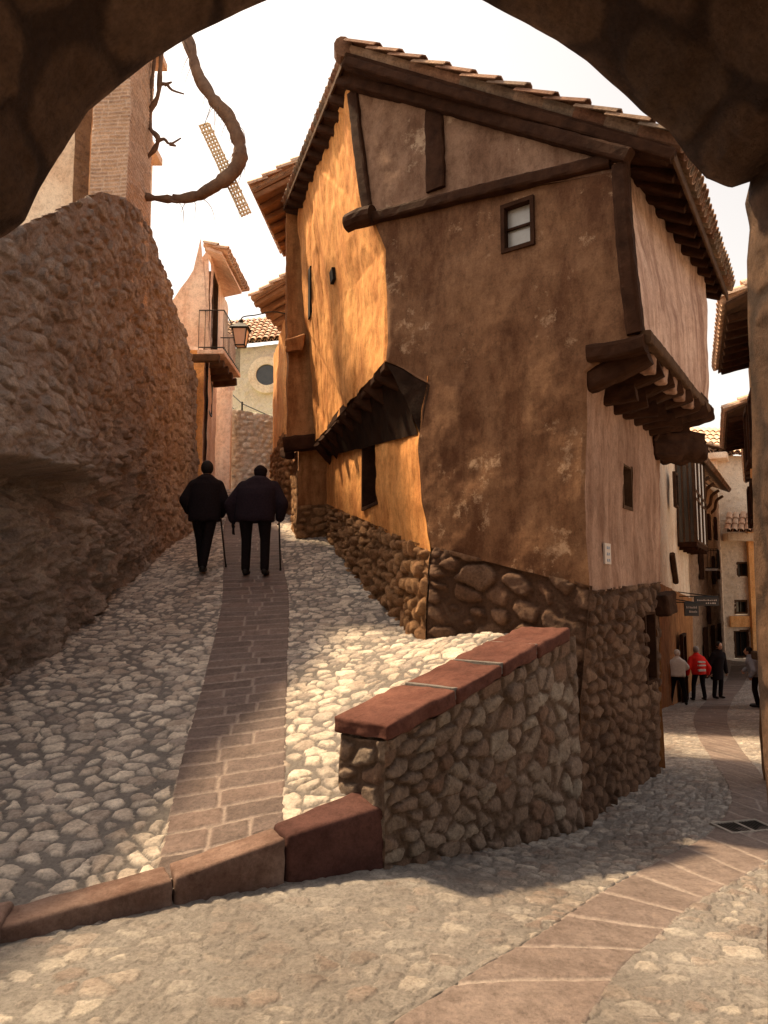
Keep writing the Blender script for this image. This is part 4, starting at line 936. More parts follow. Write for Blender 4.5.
# ------------------------------------------------------------------ VINE + cane trellis
vn = empty('old_vine', P(147,197,11.6), 'thick bare vine trunk looping out in the sky beside the brick pillar', 'vine')
vp = [(150,15,11.7),(176,22,11.4),(190,45,11.2),(197,72,11.1),(212,98,11.0),(230,120,11.0),(240,148,11.0),(236,168,11.05),(218,184,11.1),(192,197,11.3),(165,199,11.5),(140,196,11.7)]
sm = smooth_path([P(*v) for v in vp],70); rr = random.Random(3)
rad = [.05+.05*math.sin(math.pi*i/69)**1.5+rr.uniform(-.016,.018) for i in range(70)]
for i in range(38,50): rad[i] += .02
bm = bmesh.new(); tube_bm(bm,sm,rad,9); obj('trunk',bm,'vine',vn,True)
for k in range(2):
    sm2 = [p+npv(.07*math.sin(i*.35+k*3),.06*math.cos(i*.4+k),.05*math.cos(i*.3+k*2)) for i,p in enumerate(sm[8:62])]
    bm = bmesh.new(); tube_bm(bm,sm2,[.028]*len(sm2),6); obj('twisted_stem',bm,'vine',vn,True)
for k in range(24):
    i = rr.randint(6,60); p = sm[i]; d_ = npv(rr.uniform(-.1,.35),rr.uniform(-.2,.2),rr.uniform(-.7,-.1)); q_ = [p, p+d_*.4+npv(.05,0,0), p+d_*.8, p+d_*1.1+npv(-.05,0,-.1)]
    bm = bmesh.new(); tube_bm(bm,smooth_path(q_,8),[.008,.007,.006,.006,.005,.004,.003,.002],4); obj('twig',bm,'vine',vn)
v2 = empty('thin_vine', P(152,150,11.6), 'thin upright vine stem with knotty stubs close against the brick pillar', 'vine')
for pts,r_ in (([(162,40,11.6),(160,70,11.6),(158,95,11.6),(150,112,11.7),(150,128,11.7),(158,138,11.6),(154,150,11.7),(144,160,11.8)],.04),([(156,48,11.7),(152,80,11.7),(149,110,11.8),(146,125,11.9)],.028)):
    s3 = smooth_path([P(*v) for v in pts],24); bm = bmesh.new(); tube_bm(bm,s3,[r_*(1+.25*math.sin(i*1.7)) for i in range(24)],7); obj('stem',bm,'vine',v2,True)
for st_ in ([(158,85),(166,84),(172,90),(184,94)],[(156,142),(164,139),(170,144),(181,138)],[(164,85),(172,82)],[(170,144),(176,146)]):
    s3 = smooth_path([P(x,y,11.6) for x,y in st_],10); bm = bmesh.new(); tube_bm(bm,s3,[.035-.0025*i for i in range(10)],6); obj('stub',bm,'vine',v2,True)
def trellis(c0,c1,wpx,Yd,label,hang):
    a = P(*c0,Yd); b = P(*c1,Yd); d_ = b-a; L_ = np.linalg.norm(d_); d_ = d_/L_; s_ = np.cross(d_,npv(0,1,0)); wd_ = wpx/740*Yd
    t_ = empty('cane_trellis', a, label, 'trellis')
    bm = bmesh.new(); n_ = int(L_/.06)
    for i in range(n_+1): 
        p = a+d_*L_*i/n_; j = rr.uniform(-.01,.01); tube_bm(bm,[p-s_*wd_*rr.uniform(.42,.6),p+s_*wd_*rr.uniform(.42,.6)+npv(0,0,j*2)],[.018,.018],5)
    obj('crosspieces',bm,'cane',t_); bm = bmesh.new()
    for k in (-.45,-.15,.15,.45): tube_bm(bm,[a+s_*wd_*k+npv(0,.03,0),b+s_*wd_*k+npv(0,.03,0)],[.017,.017],5)
    obj('long_canes',bm,'cane',t_); bm = bmesh.new()
    for hp_ in hang: tube_bm(bm,[P(*hp_[0]),P(*hp_[1])],[.006,.006],4)
    obj('hanging_wire',bm,'iron',t_)
trellis((204,124),(246,214),11,11.15,'long strip of pale cane trellis hanging slantwise behind the vine loop',[((204,126,11.15),(213,100,11.0)),((226,172,11.15),(236,165,11.05))])
# ------------------------------------------------------------------ RIGHT STREET: left row
def zl(x,y): return float(zlow(x,y))
row0 = P(598,700,10.5); r17 = P(664,707,21.); rdir = (P(722,656,46)-r17)*npv(1,1,0); rdir/=np.linalg.norm(rdir); rwo = npv(rdir[1],-rdir[0],0)
def rowpt(px): # plan point on the row plane seen at pixel column px
    h_ = hitv(px,600,r17[:2],(r17+rdir)[:2]); return npv(h_[0],h_[1],0)
B1 = empty('gallery_house', rowpt(665)+npv(0,0,-1.2), 'cream house with a dark timber glazed bay over the right street behind the crooked house', 'house')
s0 = rowpt(606); s1 = rowpt(690)
zt_ = hitv(690,455,r17[:2],(r17+rdir)[:2])[2]
patch('wall',[zz(s0,-2.2),zz(s0,zt_+1)],[zz(s1,-2.6),zz(s1,zt_+1)],.06,'plaster_cream',B1,rwo,seed=160)
box('end_wall',zz(s0,-2.2),rdir*.2,-rwo*4,(0,0,zt_+3.2),'plaster_cream',B1); box('end_wall',zz(s1-rdir*.2,-2.6),rdir*.2,-rwo*4,(0,0,zt_+3.6),'plaster_cream',B1)
tiles('roof', zz(s0-rwo*2,zt_+2), zz(s0+rwo*.45,zt_+1), zz(s1+rwo*.45,zt_+1), zz(s1-rwo*2,zt_+2),'tile',B1,seed=14,pitch=.25,ln=.45,r=.12)
za = zl(*s0[:2]); zb9 = zl(*s1[:2])
patch('wall',[zz(s0+rwo*.06,za-.3),zz(s0+rwo*.06,za+3.2)],[zz(s1+rwo*.06,zb9-.3),zz(s1+rwo*.06,zb9+3.4)],.06,'plaster_brown',B1,rwo,seed=161)
# bay
c0 = rowpt(680); c1 = rowpt(694); zt3 = hitv(694,472,r17[:2],(r17+rdir)[:2])[2]; zb3 = hitv(690,548,r17[:2],(r17+rdir)[:2])[2]
bay = empty('x', c0, '', ''); bpy.data.objects.remove(bay)
L_ = np.linalg.norm(c1-c0); pr = .62
box('bay_floor', zz(c0,zb3-.15), rdir*L_, rwo*pr, (0,0,.15),'wood',B1); 
box('bay_core', zz(c0,zb3)+rwo*.04, rdir*L_, rwo*(pr-.12), (0,0,zt3-zb3),'darkglass',B1)
bm = bmesh.new()
for i in range(7): box_bm(bm, zz(c0,zb3)+rdir*(L_*i/6-.04)+rwo*(pr-.08), rdir*.09, rwo*.07, (0,0,zt3-zb3))
for k in (0,.42,.5,.97): box_bm(bm, zz(c0,zb3+(zt3-zb3)*k)+rwo*(pr-.02), rdir*L_, rwo*.03, (0,0,.09))
for k in (0,.3,.6,.95): box_bm(bm, zz(c0,zb3)+rwo*(pr*k)-rdir*.02, rdir*.05, rwo*.06, (0,0,zt3-zb3))
obj('bay_frame',bm,'wood_mid',B1)
bm = bmesh.new(); 
for i in range(3): box_bm(bm, zz(c0,zb3+.05)+rdir*(L_*(.12+.3*i))+rwo*(pr-.03), rdir*.35, rwo*.02, (0,0,(zt3-zb3)*.9))
obj('pane_reflection',bm,'white_cloth',B1)  # white panels stand in for reflections in the bay glazing
for i in range(4): beam('bay_bracket', zz(c0,zb3-.2)+rdir*L_*(i+.3)/4, zz(c0,zb3-.2)+rdir*L_*(i+.3)/4+rwo*pr, .12,.14,'wood',B1,seed=230+i)
bm = bmesh.new(); tube_bm(bm,[zz(c0,zb3-1.4)-rdir*1.8+rwo*.08, zz(c0,zb3-.5)-rdir*2.6+rwo*.08],[.09,.09],6); obj('shutter_prop',bm,'wood_mid',B1)
wr_ = (zz(rowpt(671),zb3+1.0),rdir*.7,npv(0,0,1.1)); window(B1,(wr_[0]+rwo*.16,wr_[1],wr_[2]),-rwo,-.02,.06,'wood_mid','darkglass',(1,1),proud=.12)
dr_ = (zz(rowpt(672),zl(*rowpt(672)[:2])),rdir*1.1,npv(0,0,2.1)); window(B1,(dr_[0]+rwo*.16,dr_[1],dr_[2]),-rwo,-.02,.08,'wood','wood_mid',(0,0),name='door',proud=.12)
B2 = empty('stone_row_house', rowpt(700)+npv(0,0,-2.5), 'brown stone house with small balcony and carved eave brackets halfway down the right street', 'house')
s2 = rowpt(722.5); zt4 = hitv(722,452,r17[:2],(r17+rdir)[:2])[2]; zt5 = hitv(694,470,r17[:2],(r17+rdir)[:2])[2]
zt4 = 9.2
patch('wall',[zz(s1,-3.2),zz(s1,6.3)],[zz(s2,-4),zz(s2,7.6)],.09,'farstone',B2,rwo,'stone',cell=(.5,.3),amp=.06,gap=.05,seed=170)
box('end_wall',zz(s2-rdir*.3,-4),rdir*.3,-rwo*5,(0,0,11.6),'farstone',B2); box('end_wall',zz(s1,-3),rdir*.3,-rwo*5,(0,0,9.5),'farstone',B2)
tiles('roof', zz(s1-rwo*3,7.9), zz(s1+rwo*.7,6.5), zz(s2+rwo*.7,7.8), zz(s2-rwo*3,9.4),'tile',B2,seed=15,pitch=.32,ln=.6,r=.15,slab='wood_mid')
for k,px in enumerate((697,703,709,714)):
    p = zz(rowpt(px),5.3+.12*k); bm = bmesh.new(); tube_bm(bm,smooth_path([p,p+rwo*.25+npv(0,0,.25),p+rwo*.35+npv(0,0,.7),p+rwo*.7+npv(0,0,.95)],10),[.08]*10,7); obj('eave_bracket',bm,'wood_mid',B2,True)
for px,z_,hh2,ww in ((699,1.9,1.4,1.0),(705,-.2,1.1,.8),(712,1.7,1.5,1.1),(717,2.0,1.5,1.2),(709,4.0,1.3,1.0),(716,4.3,1.3,1.1)):
    window(B2,(zz(rowpt(px),z_)+rwo*.05,rdir*ww,npv(0,0,hh2)),-rwo,-.02,.09,'wood','darkglass',(1,1),proud=.14)
for px in (700,708,715): window(B2,(zz(rowpt(px),zl(*rowpt(px)[:2]))+rwo*.05,rdir*1.2,npv(0,0,2.2)),-rwo,-.02,.09,'wood','wood_mid',(0,0),name='door',proud=.14)
bp = rowpt(706); L3 = 1.8; box('balcony_slab', zz(bp,2.35), rdir*L3, rwo*.6, (0,0,.1),'greystone',B2)
bm = bmesh.new(); c0_ = zz(bp,2.45)
for zr in (.05,.95): tube_bm(bm,[c0_+npv(0,0,zr),c0_+rwo*.58+npv(0,0,zr),c0_+rwo*.58+rdir*L3+npv(0,0,zr),c0_+rdir*L3+npv(0,0,zr)],[.02]*4,5)
for i in range(13): p = c0_+rwo*.58+rdir*L3*i/12; tube_bm(bm,[p,p+npv(0,0,.95)],[.012,.012],4)
for i in range(4): p = c0_+rwo*.58*i/4; tube_bm(bm,[p,p+npv(0,0,.95)],[.012,.012],4)
obj('balcony_railing',bm,'iron',B2)
# hanging signs
def sign(px0,py0,px1,py1,Yd,label,lines):
    a = P(px0,py1,Yd); b = P(px1,py1,Yd+.3); tp = P(px0,py0,Yd)[2]-a[2]; dx = (b-a)
    s_ = empty('hanging_sign', (a+b)/2, label, 'sign'); box('board',a,dx,(0,.06,0),(0,0,tp),'board',s_,.005)
    rr2 = random.Random(int(px0))
    for k,(f0_,f1_) in enumerate(lines):
        zz_ = tp*(1-(k+1)/(len(lines)+1))-.03; n_ = max(3,int((f1_-f0_)*12))
        bm = bmesh.new()
        for i in range(n_):
            w__ = (f1_-f0_)/n_*rr2.uniform(.45,.75); h__ = tp*.16*rr2.uniform(.7,1.1); box_bm(bm,a+dx*(f0_+(f1_-f0_)*i/n_)+npv(0,-.012,zz_),dx*w__,(0,.006,0),(0,0,h__))
        obj('lettering',bm,'ceramic',s_)
    bm = bmesh.new()
    tube_bm(bm,[a+npv(0,.03,tp+.02),a+dx+npv(0,.03,tp+.02)],[.02,.02],5); tube_bm(bm,[a+npv(-1.2,1.2,tp+.3),a+dx*.8+npv(0,.03,tp+.02)],[.018,.018],5); tube_bm(bm,[a+npv(-1.2,1.2,tp+.02),a+npv(0,.03,tp+.02)],[.018,.018],5); obj('bracket',bm,'iron',s_)
sign(695,597,719,606,24.5,'long dark shop sign with faint pale lettering over the right street',[(.1,.95),(.45,.9)])
sign(685,603,699,616,22.5,'smaller squarish dark shop sign with pale lettering, left of the long one',[(.1,.9),(.3,.9)])
# END house
E = empty('end_house', P(745,650,50), 'sunlit cream and stone house closing the far end of the right street', 'house')
eA = P(719,650,50); eB = P(800,650,51); zE = P(740,455,50)[2]; zE0 = -4.2
def ewin(px0,py0,px1,py1):
    h_ = win_hole(eA[:2],eB[:2],px0,py0,px1,py1); return h_
eh = [ewin(737,562,749,577),ewin(735,600,748,614),ewin(735,630,750,658)]
dE = (eB-eA)*npv(1,1,0)
patch('wall',[zz(eA,zE0),zz(eA,zE)],[zz(eB,zE0),zz(eB,zE)],.12,'church',E,(0,-1,0),'stone',cell=(.6,.35),amp=.06,gap=.06,seed=180,holes=eh)  # pale stone colour stands in for sunlight that misses this wall
for k_,hq in enumerate(eh): window(E,(hq[0]-npv(0,.0,0),hq[1],hq[2]),(0,1,0),.3,.12,'wood_mid','darkglass' if k_<2 else 'dark',(1,0),name='window' if k_<2 else 'doorway')
box('render_band', zz(eA+dE*.14,P(740,627,50)[2])-npv(0,.2,0), dE*.4,(0,.15,0),(0,0,P(740,616,50)[2]-P(740,627,50)[2]),'plaster_orange',E)
box('pilaster', zz(eA+dE*.39,zE0)-npv(0,.35,0), dE*.09,(0,.3,0),(0,0,P(740,528,50)[2]-zE0),'plaster_orange',E)
tiles('lean_to_roof', P(727,515,50.)+npv(0,-.4,0), P(727,531,48.6), P(760,531,48.9), P(760,513,50)+npv(0,-.4,0),'tile_pale',E,seed=16,pitch=.45,ln=.8,r=.2)
box('storey_band', zz(P(728,531,49.2),P(740,533,49.2)[2]-.5),(2.6,.2,0),(0,1,0),(0,0,.5),'plaster_cream',E)
tiles('roof', zz(eA+npv(0,3,0),zE+2.4), zz(eA+npv(-.4,-.8,0),zE), zz(eB+npv(0,-.8,0),zE), zz(eB+npv(0,3,0),zE+2.4),'tile_pale',E,seed=17,pitch=.5,ln=.8,r=.22)
box('side_wall',zz(eA,zE0),(-.3,0,0),(0,8,0),(0,0,zE-zE0),'plaster_cream',E)
# tall cream house behind the row
T = empty('tall_cream_house', P(716,600,44), 'tall pale house with a moulded eave rising above the brown row', 'house')
ta = rowpt(722.3)+rdir*.6; tb = ta+rdir*7; zT = P(725,445,44)[2]
box('wall', zz(ta,-4.5), rdir*6, -rwo*5, (0,0,zT+4.5),'plaster_cream',T)
box('cornice', zz(ta,zT)-rdir*.5-rwo*5.0, rdir*7, rwo*5.7, (0,0,.45),'plaster_cream',T,.1)
tiles('roof', zz(ta-rwo*3,zT+1.8)-rdir*.5, zz(ta+rwo*.8,zT+.5)-rdir*.5, zz(tb+rwo*.8,zT+.5), zz(tb-rwo*3,zT+1.8),'tile',T,seed=18,pitch=.35,ln=.6,r=.16)
# ------------------------------------------------------------------ RIGHT STREET: right row
def right_house(Y0,Y1,pxw0,pxw1,pyt,eave,m,tm,label,seed,lowz):
    a = P(pxw0,600,Y0); b = P(pxw1,600,Y1); zt__ = P(pxw0,pyt,Y0)[2]
    hN = empty('eaved_house', zz(a,lowz), label, 'house'); d_ = (b-a)*npv(1,1,0); d_/=np.linalg.norm(d_); nn = npv(-d_[1],d_[0],0)
    ap=zz(a,0); bp_=zz(b,0)
    patch('wall',[zz(ap,lowz),zz(ap,zt__)],[zz(bp_,lowz),zz(bp_,zt__)],.09,m,hN,nn,seed=seed)
    box('end_wall',zz(ap,lowz),-nn*4,d_*.2,(0,0,zt__-lowz),m,hN); box('end_wall',zz(bp_,lowz),-nn*4,-d_*.2,(0,0,zt__-lowz),m,hN)
    hiA = ap-nn*2.5-d_*.35; hiD = bp_-nn*2.5+d_*.2
    tiles('roof', zz(hiA,zt__+1.3), zz(ap+nn*eave-d_*.35,zt__), zz(bp_+nn*eave,zt__), zz(hiD,zt__+1.3), tm,hN,seed=seed,pitch=.24,ln=.4,r=.11,slab='wood_mid')
    for i in range(8):
        p = ap+(bp_-ap)*(i+.1)/8; beam('rafter', zz(p-nn*.4,zt__+.02), zz(p+nn*(eave-.04),zt__-.13), .1,.12,'wood',hN,seed=seed+i)
    L__ = np.linalg.norm(bp_-ap)
    for k in (.3,.65): window(hN,(zz(ap+(bp_-ap)*k,lowz+ (zt__-lowz)*.72)+nn*.04,d_*.8,npv(0,0,1.1)),-nn,-.02,.08,'wood','darkglass',(1,1),proud=.14)
    return hN
right_house(11.5,15,780,760,305,.58,'plaster_cream','tile_pale','nearer right-hand house whose tiled eave pokes out past the arch pier',300,-1.6)
right_house(17.5,22,768,757,412,.7,'plaster_orange','tile_pale','lower timber-eaved house farther down on the right side of the right street',320,-3.2)
right_house(31,47,764,760,430,.5,'farstone','tile','distant right-hand house next to the sunlit end house',340,-4.2)
# ------------------------------------------------------------------ PEOPLE
def cap_(bm,p,q,r0,r1,seg=12):
    p=Vector(p);q=Vector(q); tube_bm(bm,[p,q],[r0,r1],seg)
    for c,r in ((p,r0),(q,r1)): bmesh.ops.create_icosphere(bm,subdivisions=2,radius=r,matrix=Matrix.Translation(c))
def ell(bm,c,rx,ry,rz,rot=None):
    m_ = Matrix.Translation(Vector(c)); 
    if rot: m_ = m_@rot
    bmesh.ops.create_icosphere(bm,subdivisions=3,radius=1,matrix=m_@Matrix.Diagonal((rx,ry,rz,1)))
def fused(name,bm,m,parent,vox=.012,label=None,smooth_it=6):
    bmesh.ops.recalc_face_normals(bm, faces=bm.faces)
    me = bpy.data.meshes.new(name); bm.to_mesh(me); bm.free()
    o = bpy.data.objects.new(name,me); C.objects.link(o); o.parent = parent; me.materials.append(M[m])
    r_ = o.modifiers.new('fuse','REMESH'); r_.mode='VOXEL'; r_.voxel_size=vox; r_.use_smooth_shade=True
    if smooth_it: s_ = o.modifiers.new('soft','SMOOTH'); s_.factor=.5; s_.iterations=smooth_it
    if label: o['label']=label
    return o
def person(loc, heading, label, H=1.62, coat='coat_black', trouser='trouser', hair='hair_dark', wide=1.0, stoop=.1, bow=0.0, coatlen=.78,
           hands=None, feet=((-.09,.0),(.09,.0)), knees=None, cap=False, vox=.012, group=None, sleeve=.06, hood=False, longcoat=False):
    """local axes: x right, y forward, z up"""
    o = empty('person', loc, label, 'person', group); o.rotation_euler = (0,0,heading)
    s = H/1.7; hip = .90*s; sh = 1.40*s; nk = 1.45*s
    shc = (0,stoop,sh-stoop*.25); hx=.155*wide*s
    headc = Vector((0,stoop+.05+bow,1.585*s-stoop*.35-bow*.55))
    hands = hands or ((-.30*wide,.08,.80),(.30*wide,.08,.80))
    def legs(bm,rt,rk,ra,bottom=.09):
        for sd_,f in zip((-1,1),feet):
            hp_=(sd_*.095*s*wide,0,hip-.04); an=(f[0],f[1]-.03,bottom); kn=((hp_[0]+an[0])/2,(hp_[1]+an[1])/2+.05,.5*s)
            cap_(bm,hp_,kn,rt,rk); cap_(bm,kn,an,rk,ra)
    def arms(bm,ru,re,rw,end=1.0):
        for sd_,h_ in zip((-1,1),hands):
            S_=Vector((sd_*hx,shc[1],shc[2]-.09)); h_=Vector(h_); E_=(S_+h_)/2+Vector((sd_*.075*wide,-.09,-.03)); W=E_+(h_-E_)*end
            cap_(bm,S_,E_,ru,re); cap_(bm,E_,W,re,rw)
    bm=bmesh.new(); legs(bm,.075*s,.052*s,.038*s,.06)
    ell(bm,(0,.0,hip+.03),.15*wide**.5,.11,.13); ell(bm,(0,stoop*.55,(hip+sh)/2-.03),.14*wide**.4,.09,.20); ell(bm,(0,shc[1]-.01,shc[2]-.10),.15*wide**.4,.085,.09)
    cap_(bm,(0,shc[1],shc[2]-.02),headc-Vector((0,.02,.06)),.055,.05)
    ell(bm,headc,.075*s,.092*s,.112*s); ell(bm,headc+Vector((0,.03,-.06*s)),.052*s,.06*s,.055*s)              # skull and jaw
    ell(bm,headc+Vector((0,.098*s,-.012)),.014,.022,.028)                                                         # nose
    for sd_ in (-1,1): ell(bm,headc+Vector((sd_*.078*s,-.005,-.01)),.012,.022,.032)                               # ears
    ell(bm,headc+Vector((0,.088*s,-.05*s)),.026,.012,.010)                                                        # mouth
    arms(bm,.045,.036,.026,.97)
    for sd_,h_ in zip((-1,1),hands):
        h_=Vector(h_); ell(bm,h_,.022,.036,.044)
        for k in range(4):                                                                                        # curled fingers
            b_=h_+Vector((sd_*-.004,-.025+.017*k,-.035)); ln2=(.030,.036,.034,.026)[3-k]
            cap_(bm,b_,b_+Vector((sd_*-.010,0,-ln2)),.010,.009,8); cap_(bm,b_+Vector((sd_*-.010,0,-ln2)),b_+Vector((sd_*-.03,0,-ln2-.012)),.009,.008,8)
        cap_(bm,h_+Vector((0,.03,.01)),h_+Vector((sd_*-.022,.055,-.025)),.011,.009,8)
    body=fused('body',bm,'skin',o,min(vox,.01),smooth_it=1)
    bm=bmesh.new(); legs(bm,.095*s*wide**.5,.072*s,.062*s,.10); ell(bm,(0,0,hip),.16*wide,.12,.13); fused('trousers',bm,trouser,o,vox)
    bm=bmesh.new()
    hem=coatlen*s
    rg=[(hem,.0,.205,.150),(hem+.06,.0,.207,.155),(hip+.08,stoop*.25,.205,.155),((hip+sh)/2-.02,stoop*.5,.205,.165),((hip+sh)/2+.07,stoop*.75,.213,.168),(shc[2]-.075,shc[1]-.03,.205,.145),(shc[2]-.02,shc[1]-.02,.175,.125),(shc[2]+.035,shc[1],.11,.095),(shc[2]+.075,shc[1]+.03,.07,.075)]
    rings=[]
    for (z_,cy_,rx_,ry_) in rg:
        rx_=rx_*(wide if z_<shc[2]-.05 else wide**.85); rings.append([bm.verts.new((math.cos(2*math.pi*k/24)*rx_,cy_+math.sin(2*math.pi*k/24)*ry_*wide**.5,z_+.012*math.sin(k*1.3)*(z_<hem+.01))) for k in range(24)])
    for a_,b_ in zip(rings,rings[1:]):
        for k in range(24): bm.faces.new((a_[k],a_[(k+1)%24],b_[(k+1)%24],b_[k]))
    bm.faces.new(rings[0][::-1]); bm.faces.new(rings[-1])
    ell(bm,headc+Vector((0,-.035,-.115*s)),.075*wide**.5,.075,.05)
    ell(bm,(0,shc[1]-.03,shc[2]-.01),.13*wide,.125,.075)
    if hood: ell(bm,headc+Vector((0,-.02,.01)),.115,.125,.14)
    arms(bm,.085*wide**.5,.078*wide**.5,sleeve,.90)
    fused('coat',bm,coat,o,vox)
    if cap:
        bm=bmesh.new(); ell(bm,headc+Vector((0,-.01,.045*s)),.098*s,.115*s,.07*s); ell(bm,headc+Vector((0,.10*s,.035*s)),.07*s,.05*s,.014); fused('cap',bm,hair,o,.008,smooth_it=2)
    bm=bmesh.new(); ell(bm,headc+Vector((0,-.025,.018)),.092*s,.100*s,.112*s); fused('hair',bm,hair,o,.008,smooth_it=1)
    for sd_,f in zip((-1,1),feet):
        bm=bmesh.new(); ell(bm,(f[0],f[1]+.04,.045),.050,.135,.042); ell(bm,(f[0],f[1]-.04,.06),.045,.055,.06); fused('shoe',bm,'shoe',o,.009,smooth_it=2)
    return o
def zr(x,y): return float(zramp(x,y))
def on_ramp(px,py): p=ramp_hit(px,py); return npv(p[0],p[1],zr(p[0],p[1])+.02)
m1=on_ramp(203,574); m2=on_ramp(254,577)
print('men',m1,m2)
g_='two old men walking up the ramp with canes'
person(m1, R(4), 'older man in black coat seen from behind, left walker, cane in his right hand', H=1.68, coat='coat_black', wide=1.12, stoop=.10, bow=.02, coatlen=.74,
    hands=((-.24,.12,.88),(.21,.18,.84)), feet=((-.035,.14),(.015,-.10)), group=g_, sleeve=.062)
person(m2, R(-2), 'broad stooping man in dark coat and flat cap, right walker of the two', H=1.72, coat='coat_navy', trouser='trouser', hair='coat_black', wide=1.36, stoop=.22, bow=.08, coatlen=.74,
    hands=((-.33,.10,.78),(.32,.16,.80)), feet=((-.13,.06),(.16,-.04)), cap=True, group=g_, sleeve=.068)
def cane(base,top,label):
    o=empty('walking_cane',base,label,'walking cane','walking canes of the two old men'); d_=top-base
    bm=bmesh.new(); tube_bm(bm,[base,base+d_],[.011,.014],8); obj('shaft',bm,'iron',o,True)
    bm=bmesh.new(); tube_bm(bm,smooth_path([top,top+npv(0,.02,.04),top+npv(0,.07,.05),top+npv(0,.11,.02),top+npv(0,.12,-.01)],12),[.014]*12,8); obj('handle',bm,'wood',o,True)
    bm=bmesh.new(); tube_bm(bm,[base-npv(0,0,.005),base+npv(0,0,.04)],[.016,.015],8); obj('rubber_tip',bm,'shoe',o)
def rotz(v,a): c,s_=math.cos(a),math.sin(a); return npv(v[0]*c-v[1]*s_,v[0]*s_+v[1]*c,v[2])
hd=m1+rotz((.205,.17,.82),R(4)); b=hd+npv(.08,.06,0); b[2]=zr(b[0],b[1])+.02; cane(b,hd,'dark walking cane held by the left walker, planted on the pavers')
hd=m2+rotz((.315,.15,.78),R(-2)); b=hd+npv(.02,.05,0); b[2]=zr(b[0],b[1])+.02; cane(b,hd,'dark walking cane held by the stooping man, planted on the cobbles')
# gloves in his left hand
gl=m2+rotz((-.33,.10,.72),R(-2)); bm=bmesh.new(); ell(bm,(0,0,0),.025,.05,.07)
for k in range(4): cap_(bm,(0,-.035+.023*k,-.05),(.004*k,-.04+.026*k,-.13-.01*(k%2)),.011,.009,8)
go=fused('gloves',bm,'coat_black',None,.008,smooth_it=1); go.location=gl; tagp(go,'pair of dark gloves hanging from the stooping man\'s left hand','gloves')
# people in the right street
def on_low(px,py): p=ground_hit(px,py,zlow); return npv(p[0],p[1],zl(p[0],p[1])+.02)
w1=P(679,704,22.); w1[2]=zl(w1[0],w1[1])+.02; w2=on_low(700,701); w3=on_low(718,699); w4=on_low(741,660)
print('right people',w1,w2,w3,w4)
def hgt_for(p,px): return px/740*p[1]*1.02
person(w1,R(-20),'white-haired person in pale jacket nearest the left wall of the right street',H=hgt_for(w1,53),coat='white_cloth',trouser='trouser',hair='white_cloth',wide=1.05,coatlen=.85,feet=((-.22,.0),(.2,.05)),hands=((-.30,.1,.85),(.2,.3,1.0)),vox=.02)
rp=person(w2,R(6),'person in a bright red jacket with white back print, standing in the right street',H=hgt_for(w2,52),coat='red_cloth',trouser='trouser',hair='hair_grey',wide=1.15,coatlen=.80,feet=((-.24,-.02),(.16,.0)),vox=.02)
sc_=hgt_for(w2,52)/1.7
bm=bmesh.new(); r5=random.Random(5)
for k,(zz_,hw,hh3) in enumerate(((1.18,.11,.055),(1.08,.12,.05),(.92,.12,.07))):
    x=-hw
    while x<hw-.01:
        ww=r5.uniform(.018,.034); box_bm(bm,(x*1.0,-.235,zz_*sc_),(ww,0,0),(0,.075,0),(0,0,hh3*r5.uniform(.75,1))); x+=ww+.01
pr_=obj('jacket_print',bm,'white_print'); pr_.parent=rp
person(w3,R(-160),'person in a long black coat facing the red-jacketed one',H=hgt_for(w3,55),coat='coat_black',trouser='trouser',hair='hair_dark',wide=1.1,coatlen=.55,feet=((-.12,.02),(.12,.0)),vox=.02)
person(w4,R(150),'distant person in dark clothes standing by the end house doorway',H=hgt_for(w4,25),coat='coat_black',trouser='trouser',hair='hair_dark',wide=1.0,vox=.03)
w5=on_low(757,708)
person(w5,R(60),'person in dark clothes and pale blue top leaning half hidden behind the right pier',H=hgt_for(w5,58),coat='blue_cloth',trouser='trouser',hair='hair_dark',wide=1.0,coatlen=.85,vox=.02,hands=((-.3,.1,.8),(.2,.3,.9)))
# ------------------------------------------------------------------ GATE ARCH overhead
AR = empty('stone_archway', (1.3,2.0,0), 'dark rough stone gateway arch framing the view, with its right pier', 'stone arch')
YF = 2.6
prof = [(-60,1250),(-58,900),(-52,600),(-46,380),(-34,290),(-14,246),(8,234),(24,222),(40,188),(57,159),(88,111),(116,88),(146,64),(195,34),(240,12),(288,-10),(340,-42),(384,-55),(430,-40),(470,-6),(520,20),(556,40),(588,62),(622,92),(642,112),(668,130),(688,158),(706,178),(731,188),(750,182),(745,204),(750,228),(747,260),(748,320),(752,420),(753,520),(756,620),(760,700),(765,770),(769,820),(768,900),(768,1040),(772,1250)]
pw_ = [P(x,y,YF) for x,y in prof]
# resample by length
pa_ = np.array(pw_); s_ = np.concatenate([[0],np.cumsum(np.linalg.norm(np.diff(pa_,axis=0),axis=1))]); nP = 620
tt = np.linspace(0,s_[-1],nP); pf = np.stack([np.interp(tt,s_,pa_[:,i]) for i in range(3)],-1)
cen = npv(0,YF,1.2); outd = pf-cen; outd[:,1]=0; outd/=np.linalg.norm(outd,axis=1,keepdims=True)
rows=[]; dep=[]
for k in range(150):
    y_ = YF-.0-k*.022
    sp_ = 1+.03*min(1,(k*.022)/.5)
    q_ = pf.copy(); q_[:,1]=y_; q_ = q_+outd*(.10*min(1,k*.022/.8)); rows.append(q_); dep.append(k*.022)
V = np.stack(rows,0); Uu = np.broadcast_to(tt[None],V.shape[:2]); Dd = np.broadcast_to(np.array(dep)[:,None],V.shape[:2])
e,r1,r2,r3,ox,oy = voro(Uu+.05*fbm(V,2,2,3),Dd+.05*fbm(V,2,2,8),.42,.34,401,.5,True,3.5,.1)
mk = sstep(.005,.03,e+.01*fbm(V,9,2,3))
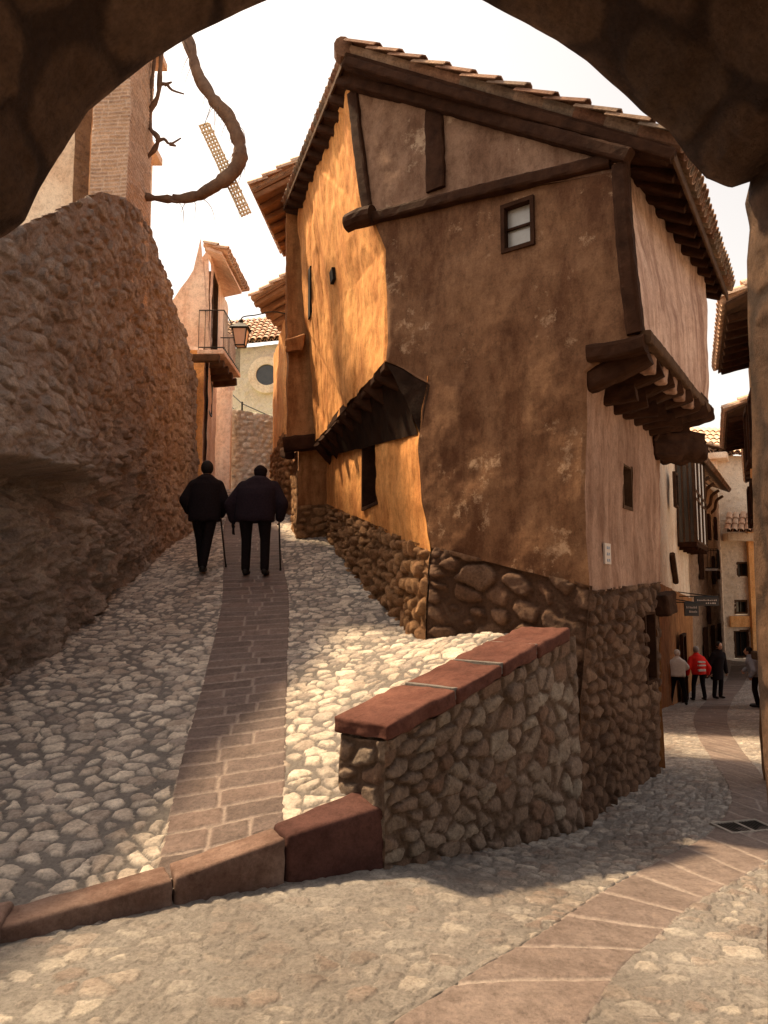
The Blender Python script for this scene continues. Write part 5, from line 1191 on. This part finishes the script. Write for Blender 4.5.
edge = sstep(0,.10,Dd)
h = -.014*mk*(.3+.7*r2)+.012*fbm(V,1.7,4,5)+.022*fbm(V,6,4,6)+.02*fbm(V,15,3,6)
h = h*(.12+.88*edge)
O2 = np.broadcast_to(outd[None],V.shape)
V2 = V+O2*h[...,None]; 
gridmesh('intrados', V2, 'arch', AR, {'mask':mk,'rnd':r1})
# outer face (towards the town) as rings growing outward
rows=[]
for k in range(40):
    q_=pf+outd*(.03+.0+k*.045); q_[:,1]=YF+.0+.015*(k>0); rows.append(q_)
V=np.stack(rows,0); e,r1,r2,*_=voro(np.broadcast_to(tt[None],V.shape[:2]),np.broadcast_to((np.arange(40)*.045)[:,None],V.shape[:2]),.3,.5,403,.5)
mk=sstep(.005,.03,e); h=(.03*mk*r2+.02*fbm(V,5,3,5)); h[0]*=0; V[...,1]+=h
gridmesh('outer_face', V, 'arch', AR, {'mask':mk,'rnd':r1})
box('gate_mass', (-3.6,-1.2,4.5),(7.2,0,0),(0,3.6,0),(0,0,1.2),'arch',AR,.02)
box('gate_mass', (-3.6,-1.2,-.3),(1.6,0,0),(0,3.7,0),(0,0,4.0),'arch',AR,.02)
box('gate_mass', (1.75,-1.2,-.3),(1.8,0,0),(0,3.7,0),(0,0,4.0),'arch',AR,.02)
# low stone post beyond the pier
sp0=ground_hit(765,772,zlow); 
po=empty('stone_post',sp0,'short pale stone post with dark flat cap just behind the right pier','stone post')
b0=P(774,770,7.6); zc=P(762,662,7.6)[2]; zb0=zl(b0[0],b0[1])-.1
rough_block('shaft',[npv(b0[0],b0[1]-.1,zb0),npv(b0[0]+.35,b0[1]-.1,zb0),npv(b0[0]+.35,b0[1]+.25,zb0),npv(b0[0],b0[1]+.25,zb0),npv(b0[0],b0[1]-.1,zc),npv(b0[0]+.35,b0[1]-.1,zc),npv(b0[0]+.35,b0[1]+.25,zc),npv(b0[0],b0[1]+.25,zc)],'base_ochre',po,6,.03,.015,3)
for nm in ('base_ochre',):
    pass
rough_block('cap',[npv(b0[0]-.04,b0[1]-.14,zc),npv(b0[0]+.39,b0[1]-.14,zc),npv(b0[0]+.39,b0[1]+.29,zc),npv(b0[0]-.04,b0[1]+.29,zc),npv(b0[0]-.04,b0[1]-.14,zc+.09),npv(b0[0]+.39,b0[1]-.14,zc+.09),npv(b0[0]+.39,b0[1]+.29,zc+.09),npv(b0[0]-.04,b0[1]+.29,zc+.09)],'wood_mid',po,4,.02,.005,4)
